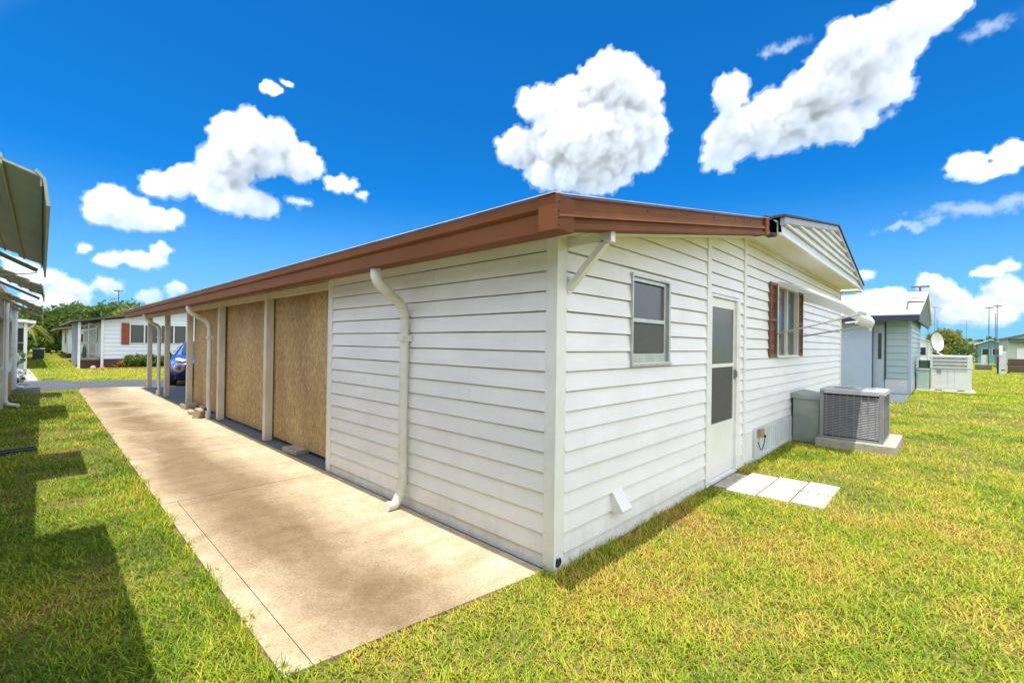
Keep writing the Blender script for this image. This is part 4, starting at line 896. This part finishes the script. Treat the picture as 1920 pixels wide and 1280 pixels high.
# further right: tree, shrubs, houses, poles
tree('tree', 88, -1.72, 4.5, 1.95, LEAF_Y, 'wide domed yellow green tree beyond the satellite dish', n=5200, size=.15, low=.12, flat_=1.05)
tree('tree', 75, -3.35, 2.6, 1.15, LEAF_M, 'low rounded tree beside the teal house', n=1500, size=.10, low=.0)
tree('palm_shrub', 60, -1.55, 2.1, .7, LEAF_P, 'small rusty palm shrub behind the heat pump cabinet', 'palm shrub', n=500, size=.10, low=.2)
def hut(name, x0, x1, y0, y1, h, hr, wm, rm, label, extra=None):
    t_ = thing(name, label, 'house', ((x0+x1)/2, (y0+y1)/2, 0))
    c = MB(); c.box(x0,x1,y0,y1,0,h); c.build('wall', wm, t_)
    ym = (y0+y1)/2; o = .35
    c = MB()
    for ya, yb, za, zb in ((y0-o, ym, h-.08, hr), (ym, y1+o, hr, h-.08)):
        c.add([(x0-o,ya,za),(x1+o,ya,za),(x1+o,yb,zb),(x0-o,yb,zb),(x0-o,ya,za+.1),(x1+o,ya,za+.1),(x1+o,yb,zb+.1),(x0-o,yb,zb+.1)], [(3,2,1,0),(4,5,6,7),(0,1,5,4),(1,2,6,5),(2,3,7,6),(3,0,4,7)])
    c.build('roof', rm, t_)
    c = MB(); c.add([(x0-.003,y0,h),(x0-.003,y1,h),(x0-.003,ym,hr)], [(0,1,2)]); c.build('gable', wm, t_)
    for k in range(2):
        yc = y0+(y1-y0)*(.3+.4*k); w_ = MB().bbox(x0-.04,x0,yc-.35,yc+.35,1.0,1.9,.01).build('window', WHITEP, t_); MB().box(x0-.05,x0-.041,yc-.3,yc+.3,1.05,1.85).build('pane', GLASS, w_)
    return t_
GREENH = mat('pale_green_paint', (.46,.54,.46), (.40,.48,.40), rough=.55)
hh = hut('pale_green_house', 60, 70, -14, -5.9, 2.75, 3.9, GREENH, ROOFD, 'pale green house with a scalloped awning at the edge of view')
c = MB()
for k in range(14): y = -7.9+k*.14; c.extrude([(59.3,0,2.45),(60,0,2.72),(60,0,2.66),(59.3,0,2.36)], (0,y,0), (0,y+.125,0))
c.build('awning', DKGREEN, hh)
MB().bbox(59.9,60.0,-8.2,-6.5,.3,1.9,.01).build('door', WHITEP, hh)
hut('teal_house', 82, 90, -7.0, -4.7, 2.4, 2.95, TEAL, ROOFW, 'teal house with a pale roof beyond the electric pedestal')
hut('white_cottage', 110, 118, -5.0, -1.6, 2.5, 3.4, WHITEW, ROOFW, 'distant white cottage between the domed tree and teal house')
hut('white_cottage', 62, 70, -.6, 1.6, 2.3, 3.0, WHITEW, ROOFW, 'distant white cottage just right of the blue grey house')
hut('grey_cottage', 100, 108, -9.8, -7.2, 2.5, 3.4, PALEB, ROOFW, 'distant grey cottage behind the electric pedestal')
for (x0, y0, w_, h, wm, rm, lb) in ((132,-7.4,1.7,2.6,WHITEW,ROOFW,'tiny far white home right of the low rounded tree'), (124,-9.9,1.9,2.7,PALEB,ROOFD,'tiny far grey home with a dark roof behind the electric pedestal'), (140,-3.1,1.6,2.6,GREENH,ROOFW,'tiny far pale home behind the white boxes'), (96,.1,2.2,2.5,WHITEW,BRICK,'far white home with a brownish roof behind the satellite dish')):
    hut('far_home', x0, x0+8, y0, y0+w_*2, h, h+.9, wm, rm, lb)
for (x, y, h, r_, m_, lb) in ((150,-5.2,4.2,2.2,LEAF_M,'far rounded tree over the white boxes'), (160,-9.0,4.6,2.8,LEAF_D,'far dark tree over the teal house'), (150,.6,5.0,2.6,LEAF_D,'far dark tree behind the satellite dish'), (155,-14.5,5,3.5,LEAF_M,'far tree behind the pale green house')):
    tree('tree', x, y, h, r_, m_, lb, group='far trees beyond the lawn', n=900, size=.3, low=.0)
pd = thing('electric_pedestal', 'grey electric meter pedestal with a dark base on the lawn', 'electric pedestal', (43.5, -4.65, 0))
MB().bbox(43.4,43.7,-4.85,-4.5,.0,1.55,.03).build('post', ACT, pd); MB().bbox(43.36,43.6,-4.66,-4.5,1.3,1.95,.02).build('meter_box', WHITEP, pd); MB().bbox(43.7,43.9,-4.62,-4.42,.0,1.2,.02).build('conduit', DKGREEN, pd); MB().box(43.39,43.4,-4.8,-4.6,.25,.32).build('vent', RUBBER, pd)
tag(MB().bbox(52.5,53.4,-4.6,-3.62,.0,.42,.03).build('planter_box', mat('dark_brown_timber', (.10,.10,.07), rough=.8)), 'low dark timber planter box on the far lawn', 'planter')
tag(MB().bbox(58,58.6,-4.5,-4.15,.0,1.15,.03).build('utility_cabinet', ACT), 'pale grey cabinet standing before the teal house', 'cabinet')
ws = thing('wicker_chair', 'dark brown wicker garden chair at the edge of view', 'chair', (46, -5.5, 0))
MB().bbox(45.5,46.3,-6.2,-5.1,.1,.55,.05).build('seat', WICKER, ws); MB().bbox(46.15,46.35,-6.2,-5.1,.55,1.05,.05).build('backrest', WICKER, ws)
for y in (-5.12,-6.2): MB().bbox(45.5,46.2,y-.06,y+.06,.55,.78,.03).build('armrest', WICKER, ws)
for y in (-5.15,-6.1):
    for x in (45.55,46.2): MB().bbox(x,x+.08,y,y+.08,0,.1,.01).build('leg', WICKER, ws)
tag(MB().bbox(49,49.6,-5.55,-4.95,.0,.42,.02).build('crate', YELLOW), 'yellow wooden crate behind the wicker chair', 'crate')
PO = [(1738,40,2.0,7.4),]
for k, (x, y, h, arm, lb) in enumerate(((70,1.15,7.6,0,'slim dark pole just right of the blue grey house'), (80,.05,5.6,.0,'short slim pole left of the domed tree'), (95,-.35,8.4,.35,'tall pole with a short arm rising over the domed tree'), (120,-4.35,7.2,0,'thin far pole right of the domed tree'),
        (60,-4.72,5.8,.28,'tall pole with a crossarm standing before the teal house'), (75,-5.9,6.0,0,'thin pole between the two poles with crossarms'), (58,-5.15,5.8,.28,'tall pole with a crossarm beside the pale green house'), (85,-.75,6.0,.0,'thin pole showing behind the satellite dish'))):
    pole('utility_pole', x, y, h, lb, 'pole', 'poles beyond the lawn', arm, .036)
# small far clutter: pickets and flags read as white specks
for k, (x, y) in enumerate(((66,-1.9),(66,-2.5),(66,-3.0))):
    c = MB(); c.bbox(x-.2,x+.2,y-.2,y+.2,.35,1.0,.06); c.lathe((x,y,0), [(.08,0),(.08,.35)], 8); tag(c.build('mailbox', WHITEP), ['white box on a short post nearest the domed tree', 'middle white box on a short post below the domed tree', 'white box on a short post nearest the low rounded tree'][k], 'mailbox', 'white boxes on the far lawn')
# distant belt of trees
bt = MB(); rr = random.Random(5)
for k in range(150):
    a = rad(-25 + 150*k/150); d = 260+rr.uniform(-20,40); x, y = d*math.sin(a), d*math.cos(a); h = rr.uniform(4,8)
    if 75 < math.degrees(a) < 100: h *= .45
    leaves(bt, (x,y,h*.45), (5,5,h*.55), 60, 1.0, rnd=rr)
tag(bt.build('distant_trees', LEAF_D, recalc=False), 'low belt of trees along the horizon', 'trees', kind='stuff')

# ------------------------------------------------------------------ grass
CAMP = np.array([-2.57218, -2.01903, 1.61096]); FW = np.array([.723936, .689848]); RT = np.array([.689735, -.723923])
RT = RT/np.linalg.norm(RT); FW = FW/np.linalg.norm(FW)
def free(p):
    x, y = p[:,0], p[:,1]; ok = np.ones(len(p), bool)
    wob = .03*np.sin(y*9)+.02*np.sin(y*23+1)+.012*np.sin(y*51)
    def cut(c): nonlocal ok; ok &= ~c
    endy = .24-(x+1.72)*.125 - .07
    cut((x > -1.722+(y-.24)*.01+.0+wob) & (x < .02) & (y > endy+.06+wob) & (y < 17.0))
    cut((x > -.02) & (x < 12) & (y > -.028) & (y < 17))
    cut((x > 2.74) & (x < 3.9) & (y > -1.11+wob) & (y < 0) & (x > 2.74+(-y)*.12) & (x < 3.74+(-y)*.1))
    ok |= (np.abs(x-3.28-(-y)*.14) < .012) & (y > -1.1) & (y < -.25) | (np.abs(((y+.225) % .305)) < .012) & (x > 2.9) & (x < 3.75) & (y > -1.0) & (y < -.4)
    cut((x > 6.38) & (x < 7.84) & (y > -1.47) & (y < 0))
    cut((x < -3.0) & (y < 18.7)); cut((y > 16.6) & (y < 21) & (x > -1.6)); cut((y > 17.4) & (y < 22.4) & (x <= -1.6))
    cut((x > 15.4) & (x < 30) & (y > -1.02)); cut((x > 21.5) & (x < 23.4) & (y > -2.75)); cut((y > 29.6) & (x > -.9) & (x < 10)); cut((x < -2.3) & (y > 22))
    return ok
def scatter(r0, r1, dens):
    # uniform in an annular sector a little wider than the view
    half = rad(82) if r1 < 10 else rad(64); area = half*(r1*r1-r0*r0); n = int(area*dens)
    r_ = np.sqrt(rng.uniform(r0*r0, r1*r1, n)); a = rng.uniform(-half, half, n)
    p = CAMP[:2] + (FW[None]*np.cos(a)[:,None] + RT[None]*np.sin(a)[:,None])*r_[:,None]
    return p[free(p)]
sets = [(.25,3.2,9000,1.0),(3.2,5.5,6200,1.06),(5.5,9,3300,1.28),(9,15,1300,1.7),(15,26,420,2.4),(26,48,80,3.6)]
PT, SC = [], []
for r0, r1, d, s_ in sets:
    p = scatter(r0, r1, d); PT.append(p); SC.append(np.full(len(p), s_))
P_ = np.concatenate(PT); s_ = np.concatenate(SC); n = len(P_)
# clumping: drop blades in thin bare spots
def vn(p, f, seed):
    g = np.random.default_rng(seed).uniform(0, 1, (64, 64)); q = p*f; i = np.floor(q).astype(int); t = q-i; t = t*t*(3-2*t); i %= 64; j = (i+1) % 64
    return (g[i[:,0],i[:,1]]*(1-t[:,0])+g[j[:,0],i[:,1]]*t[:,0])*(1-t[:,1])+(g[i[:,0],j[:,1]]*(1-t[:,0])+g[j[:,0],j[:,1]]*t[:,0])*t[:,1]
clump = .6*vn(P_, 2.2, 1)+.4*vn(P_, 7, 2); bare = vn(P_, .9, 3)*.6+vn(P_, 3.1, 4)*.4
keep = rng.uniform(0, 1, n) < np.clip(.35+1.1*clump-.9*np.clip(bare-.58, 0, 1)*2.6, .22, 1); P_, s_, clump = P_[keep], s_[keep], clump[keep]; n = len(P_)
az = rng.uniform(0, 2*np.pi, n); hgt = (.024+.033*rng.uniform(0,1,n)**1.5*(.5+clump))*np.sqrt(s_); wid = rng.uniform(.0020,.0044,n)*s_
lean = rng.uniform(.4,1.7,n)*hgt
# taller tufts along the foot of the walls and the slab edges
edge = ((P_[:,0] > -.15) & (P_[:,0] < 2.7) & (P_[:,1] > -.20)) | ((np.abs(P_[:,0]+1.74) < .09) & (P_[:,1] < 6))
hgt = np.where(edge & (rng.uniform(0,1,n) < .45), hgt*1.7, hgt)
dx, dy = np.cos(az), np.sin(az); sx, sy = -dy, dx
V = np.zeros((n, 5, 3))
for k, (t, w_) in enumerate(((0,1),(0,-1),(.55,.85),(.55,-.85),(1,0))):
    V[:,k,0] = P_[:,0]+dx*lean*t**1.6+sx*wid*w_; V[:,k,1] = P_[:,1]+dy*lean*t**1.6+sy*wid*w_; V[:,k,2] = hgt*(t-.22*t*t)-(.004 if t == 0 else 0)
F4 = np.arange(n)[:,None]*5
loops = np.concatenate([F4+np.array([[0,1,3,2]]), F4+np.array([[2,3,4]])], 1).astype(np.int32).ravel()
me = bpy.data.meshes.new('grass'); me.vertices.add(n*5); me.vertices.foreach_set('co', V.astype(np.float32).ravel())
me.loops.add(n*7); me.loops.foreach_set('vertex_index', loops)
me.polygons.add(n*2); ls = np.stack([np.arange(n)*7, np.arange(n)*7+4], 1).astype(np.int32).ravel(); me.polygons.foreach_set('loop_start', ls)
me.update(calc_edges=True); me.validate(); me.materials.append(GRASS)
go = bpy.data.objects.new('grass', me); COL.objects.link(go); tag(go, 'short yellow green grass covering the lawns', 'grass', kind='stuff')
print('grass blades', n)

# ------------------------------------------------------------------ sky
SUNV = Vector((-.186, -.076, 1)).normalized()
W = bpy.data.worlds.new('World'); S.world = W; W.use_nodes = True; nt = W.node_tree; L = nt.links
for q in list(nt.nodes): nt.nodes.remove(q)
out = N(nt, 'ShaderNodeOutputWorld'); bg = N(nt, 'ShaderNodeBackground'); L.new(bg.outputs[0], out.inputs[0])
sky = N(nt, 'ShaderNodeTexSky', sky_type='NISHITA'); sky.sun_disc = False; sky.sun_elevation = math.asin(SUNV.z); sky.sun_rotation = math.atan2(SUNV.x, SUNV.y)
sky.air_density = 1.0; sky.dust_density = .6; sky.ozone_density = 2.0
SKY_STR, TINT = .078, (.045,.69,1.33)
tint = N(nt, 'ShaderNodeMix', data_type='RGBA', blend_type='MULTIPLY'); tint.inputs[0].default_value = 1; tint.inputs[7].default_value = (*TINT, 1); L.new(sky.outputs[0], tint.inputs[6])
tc = N(nt, 'ShaderNodeTexCoord'); sp = N(nt, 'ShaderNodeSeparateXYZ'); L.new(tc.outputs['Generated'], sp.inputs[0])
def M2(op, a, b3=None, c_=None, clamp=False):
    q = N(nt, 'ShaderNodeMath', operation=op); q.use_clamp = clamp
    for i, x in enumerate((a, b3, c_)):
        if x is None: continue
        if isinstance(x, (int, float)): q.inputs[i].default_value = x
        else: L.new(x, q.inputs[i])
    return q.outputs[0]
def VM(op, a, b3=None, c_=None):
    q = N(nt, 'ShaderNodeVectorMath', operation=op)
    for i, x in enumerate((a, b3, c_)):
        if x is None: continue
        if isinstance(x, (tuple, list)): q.inputs[i].default_value = x
        else: L.new(x, q.inputs[i])
    return q
az_ = M2('MULTIPLY', M2('ARCTAN2', sp.outputs[0], sp.outputs[1]), 180/math.pi); el_ = M2('MULTIPLY', M2('ARCSINE', sp.outputs[2]), 180/math.pi)
uv = N(nt, 'ShaderNodeCombineXYZ'); L.new(az_, uv.inputs[0]); L.new(el_, uv.inputs[1]); uv = uv.outputs[0]
def noise(vec, s_, d, r_=.55, col=False, lac=2.0):
    q = N(nt, 'ShaderNodeTexNoise', ins={'Scale': s_, 'Detail': d, 'Roughness': r_, 'Lacunarity': lac}); q.noise_dimensions = '2D'; L.new(vec, q.inputs['Vector']); return q.outputs['Color' if col else 0]
# billowy warp of the direction in degrees
wc = VM('SUBTRACT', noise(uv, .32, 6, .58, True), (.5,.5,.5)).outputs[0]
uvw = VM('MULTIPLY_ADD', wc, (3.2,2.4,0), uv).outputs[0]
def field(vec, sel):
    acc = None
    for a, e, ra, re in sel:
        ra *= 1.12; re *= 1.12
        d = VM('LENGTH', VM('MULTIPLY_ADD', vec, (1/ra, 1/re, 0), (-a/ra, -e/re, 0)).outputs[0]).outputs['Value']
        acc = d if acc is None else M2('SMOOTH_MIN', acc, d, .25)
    return M2('SUBTRACT', 1.0, acc)
fine = noise(uv, 1.05, 7, .62)
# thin streaks, and added unseen cumulus behind the camera and overhead that lights the shade
WS = [(91.29,12.3,4.03,.9),(93.68,12.71,1.84,.69),(86.99,11.48,2.69,.39),(77.22,29.57,2.22,.61),(75.22,29.37,1.03,.63),(85.93,21.54,.79,.54),(92.18,25.89,1.62,.83)]
Fw = field(uvw, WS); thin = M2('MULTIPLY', M2('MULTIPLY_ADD', M2('SUBTRACT', fine, .5), 1.1, Fw), 1.0)
thin = N(nt, 'ShaderNodeMapRange', interpolation_type='SMOOTHSTEP', ins={1: .0, 2: .9, 4: .62}); L.new(M2('MULTIPLY_ADD', M2('SUBTRACT', fine, .5), 1.1, Fw), thin.inputs[0])
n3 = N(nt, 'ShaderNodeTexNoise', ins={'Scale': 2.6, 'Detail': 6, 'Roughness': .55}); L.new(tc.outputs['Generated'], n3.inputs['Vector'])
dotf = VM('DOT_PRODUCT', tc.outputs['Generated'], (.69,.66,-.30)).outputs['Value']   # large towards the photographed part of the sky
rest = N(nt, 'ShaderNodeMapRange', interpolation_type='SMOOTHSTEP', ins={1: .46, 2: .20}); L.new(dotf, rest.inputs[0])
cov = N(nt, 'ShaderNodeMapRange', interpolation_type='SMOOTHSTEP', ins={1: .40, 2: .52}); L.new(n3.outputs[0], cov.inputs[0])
fill_clouds = M2('MULTIPLY', rest.outputs[0], cov.outputs[0])
CLOUD = 1.0
def over(base, col, fac):
    q = N(nt, 'ShaderNodeMix', data_type='RGBA'); L.new(base, q.inputs[6]); L.new(fac, q.inputs[0])
    if isinstance(col, tuple): q.inputs[7].default_value = (*col, 1)
    else: L.new(col, q.inputs[7])
    return q.outputs[2]
base = tint.outputs[2]
skyc = VM('SCALE', base); skyc.inputs['Scale'].default_value = SKY_STR; skyc = skyc.outputs[0]
hz = N(nt, 'ShaderNodeMapRange', interpolation_type='SMOOTHSTEP', ins={1: 18.0, 2: -1.0, 4: .62}); L.new(el_, hz.inputs[0])
c1 = over(skyc, (.24,.46,.70), hz.outputs[0])
c1 = over(c1, (.42,.52,.66), thin.outputs[0])
c1 = over(c1, (1.25,1.32,1.46), fill_clouds)
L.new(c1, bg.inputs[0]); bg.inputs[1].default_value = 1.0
W.cycles.sampling_method = 'MANUAL'; W.cycles.sample_map_resolution = 512

# ------------------------------------------------------------------ cumulus: real bodies of scattering droplets, far away and high up
E_ = [(58.44,28.53,4.78,3.64),(53.6,27.27,3.94,3.04),(49.29,27.64,3.06,1.99),(61.91,27.46,2.6,2.14),(55.29,23.69,7.13,4.43),(47.04,23.29,3.86,2.14),(60.73,23.62,4.13,3.81),(52.72,20.95,6.24,2.61),(56.0,19.67,4.85,1.87),(62.6,22.37,2.09,1.54),(16.91,20.44,4.55,2.95),(21.15,19.36,2.84,2.15),(14.25,17.6,3.11,2.31),(11.26,15.98,2.68,1.41),(9.1,15.04,2.11,1.19),(15.51,14.67,4.18,1.5),(17.53,13.89,1.84,.88),(25.71,17.8,1.98,.85),(27.85,17.08,.96,.58),(21.22,15.35,1.64,.45),(5.51,12.35,2.67,1.63),(8.31,11.74,2.4,1.31),(4.4,11.51,1.69,1.33),(6.7,10.96,2.45,.79),(7.35,7.59,2.33,.91),(8.77,8.54,1.17,1.03),(5.02,7.25,1.28,.64),(3.36,8.04,.78,.57),(18.47,25.82,1.36,.76),(19.94,26.62,.75,.38),(71.56,26.62,1.97,2.33),(72.42,22.74,3.34,2.56),(70.25,20.97,1.9,1.92),(76.31,23.05,3.76,2.95),(80.35,25.23,3.68,3.01),(82.77,27.66,3.47,2.8),(84.9,24.69,3.03,2.39),(86.46,27.95,2.5,2.25),(88.35,28.86,3.33,1.92),(81.07,21.81,3.84,1.71),(90.92,15.95,1.42,1.32),(93.57,16.22,1.36,1.18),(92.25,15.19,1.94,.87),(.03,5.12,1.97,1.19),(2.36,4.19,1.79,1.05),(4.86,4.91,1.27,.89),(1.35,3.3,2.8,1.03),(8.01,4.0,1.15,.93),(10.32,5.13,.87,.85),(-1.23,6.31,.91,.71),(89.62,4.55,1.63,1.93),(93.43,4.51,1.67,1.9),(91.68,3.36,3.14,1.4),(92.31,6.78,1.42,.55),(93.56,7.19,.86,.54),(86.0,5.6,1.5,.40),(83.81,7.25,.84,.47),(84.66,5.27,1.81,.62),(88.53,6.17,1.1,.98)]

CLOUDS = [((0,10),'large bright cumulus cloud with several heads above the near roof corner'),((10,20),'wide cumulus cloud with a pointed head above the long brown gutter'),((20,24),'flat bottomed cloud low on the left, under the wide pointed one'),
          ((24,28),'low thin cloud beside the slatted awnings'),((28,30),'tiny lone cloud floating highest above the wide pointed one'),((30,40),'long slanting cloud that climbs out of the top of the view'),((40,43),'small ragged cloud cut by the edge of view'),
          ((43,50),'low row of clouds over the trees and white house'),((50,53),'bank of clouds above the domed tree'),((53,59),'thin low clouds over the white metal roof')]
CT = [bpy.data.textures.new(q, 'CLOUDS') for q in ('lumps', 'crumbs', 'fringe')]; CT[2].noise_scale = .22; CT[2].noise_depth = 3
CT[0].noise_scale = 1.5; CT[0].noise_depth = 3; CT[1].noise_scale = .55; CT[1].noise_depth = 4
def cloud_mat(dens, col=(.984,.985,.988)):
    m = bpy.data.materials.new('cloud_droplets'); m.use_nodes = True; t = m.node_tree
    for q in list(t.nodes): t.nodes.remove(q)
    o = t.nodes.new('ShaderNodeOutputMaterial'); v = t.nodes.new('ShaderNodeVolumePrincipled'); v.inputs['Density'].default_value = dens; v.inputs['Anisotropy'].default_value = .25; v.inputs['Color'].default_value = (*col,1)
    t.links.new(v.outputs[0], o.inputs['Volume']); return m
def make_cloud(sel, label, seed):
    rr = random.Random(seed); el = [E_[i] for i in range(*sel)]
    ca = sum(q[0] for q in el)/len(el); ce = sum(q[1] for q in el)/len(el)
    D = 2600 if ce > 14 else 3600 if ce > 9 else 6000
    sc_ = D*math.pi/180
    a, e = rad(ca), rad(ce); d = Vector((math.sin(a)*math.cos(e), math.cos(a)*math.cos(e), math.sin(e)))
    rt = Vector((math.cos(a), -math.sin(a), 0)); up = rt.cross(d)
    bmc = bmesh.new()
    for az_c, el_c, ra, re in el:
        cx = (az_c-ca)*math.cos(rad(el_c)); cz = el_c-ce; ra = ra*math.cos(rad(el_c))
        n = max(7, int(9*ra*re/(min(ra,re)**2)**.5*1.2)); n = min(n, 46)
        for k in range(n):
            while True:
                p = Vector((rr.uniform(-1,1), rr.uniform(-1,1), rr.uniform(-1,1)))
                if p.length < 1: break
            p = p.normalized()*p.length**.5
            rs = min(ra, re)*rr.uniform(.26,.56)*(1.0 if p.z > -.2 else .8)
            c_ = Vector((cx+p.x*max(ra-rs*.8,.05), p.y*max(ra-rs*.8,.05)*.8, cz+p.z*max(re-rs*.8,.05)))
            g = bmesh.ops.create_icosphere(bmc, subdivisions=2, radius=rs)
            for v in g['verts']: v.co += c_
        g = bmesh.ops.create_icosphere(bmc, subdivisions=2, radius=1)
        for v in g['verts']: v.co = Vector((cx+v.co.x*ra*.8, v.co.y*ra*.65, cz+v.co.z*re*.8))
    me = bpy.data.meshes.new('cloud'); bmc.to_mesh(me); bmc.free(); dc = (.979,.981,.985) if D < 3000 else (.945,.952,.965) if D < 5000 else (.885,.905,.94); me.materials.append(cloud_mat(1/(D*.0085), dc))  # farther clouds darker and bluer, haze put into the droplet colour
    o = bpy.data.objects.new('cloud', me); COL.objects.link(o); o.location = Vector((-2.57,-2.02,1.61))+d*D
    o.rotation_euler = Matrix((rt, d, up)).transposed().to_euler(); o.scale = (sc_,)*3
    ext = max(q[2] for q in el)
    m1 = o.modifiers.new('union', 'REMESH'); m1.mode = 'VOXEL'; m1.voxel_size = max(.06, min(.115, ext*.04))
    m2 = o.modifiers.new('lumps', 'DISPLACE'); m2.texture = CT[0]; m2.strength = min(1.2, ext*.34); m2.mid_level = .52
    m3 = o.modifiers.new('crumbs', 'DISPLACE'); m3.texture = CT[1]; m3.strength = min(.85, ext*.24); m3.mid_level = .5
    m5 = o.modifiers.new('seal', 'REMESH'); m5.mode = 'VOXEL'; m5.voxel_size = m1.voxel_size*.85
    m4 = o.modifiers.new('fringe', 'DISPLACE'); m4.texture = CT[2]; m4.strength = min(.20, ext*.08); m4.mid_level = .5
    # thinner fringe round the dense body, torn more deeply
    v_ = bpy.data.objects.new('veil', me.copy()); COL.objects.link(v_); v_.data.materials[0] = cloud_mat(1/(D*.05), dc); v_.parent = o
    for nm_, tx_, st_, ml_ in (('lumps', CT[0], 1.25, .42), ('crumbs', CT[1], 1.9, .46)):
        if nm_ == 'lumps':
            q = v_.modifiers.new('union', 'REMESH'); q.mode = 'VOXEL'; q.voxel_size = m1.voxel_size
        q = v_.modifiers.new(nm_, 'DISPLACE'); q.texture = tx_; q.strength = (m2 if nm_ == 'lumps' else m3).strength*st_; q.mid_level = ml_
    q = v_.modifiers.new('seal', 'REMESH'); q.mode = 'VOXEL'; q.voxel_size = m1.voxel_size
    q = v_.modifiers.new('fringe', 'DISPLACE'); q.texture = CT[2]; q.strength = m4.strength*2; q.mid_level = .5
    return tag(o, label, 'cloud', 'cumulus clouds in the blue sky')
for k, (sel, lb) in enumerate(CLOUDS): make_cloud(sel, lb, 40+k)

sl = bpy.data.lights.new('sun', 'SUN'); sl.energy = 3.6; sl.angle = rad(.53); sl.color = (1, .955, .88)
so_ = bpy.data.objects.new('sun', sl); COL.objects.link(so_); so_.rotation_euler = (-SUNV).to_track_quat('-Z', 'Y').to_euler(); so_.location = (0,0,60)

# ------------------------------------------------------------------ camera
cam = bpy.data.cameras.new('camera'); cam.sensor_width = 36; cam.lens = 860.57/1920*36; cam.clip_start = .05; cam.clip_end = 20000
co = bpy.data.objects.new('camera', cam); COL.objects.link(co)
r_ = Vector((.689735,-.723923,.014209)); u_ = Vector((-.013503,.006761,.999886)); f_ = Vector((.723936,.689848,.005112))
M_ = Matrix((r_, u_, -f_)).transposed().to_4x4(); M_.translation = Vector((-2.57218,-2.01903,1.61096)); co.matrix_world = M_
S.camera = co
S.view_settings.view_transform = 'Standard'; S.view_settings.look = 'None'; S.view_settings.gamma = 1; S.view_settings.exposure = .80
S.render.engine = 'CYCLES'; S.cycles.max_bounces = 14; S.cycles.glossy_bounces = 3; S.cycles.transmission_bounces = 3; S.cycles.volume_bounces = 13; S.cycles.transparent_max_bounces = 48; S.cycles.diffuse_bounces = 4; S.cycles.use_denoising = True
S.cycles.caustics_reflective = False; S.cycles.caustics_refractive = False
S.cycles.use_adaptive_sampling = True; S.cycles.adaptive_threshold = .02
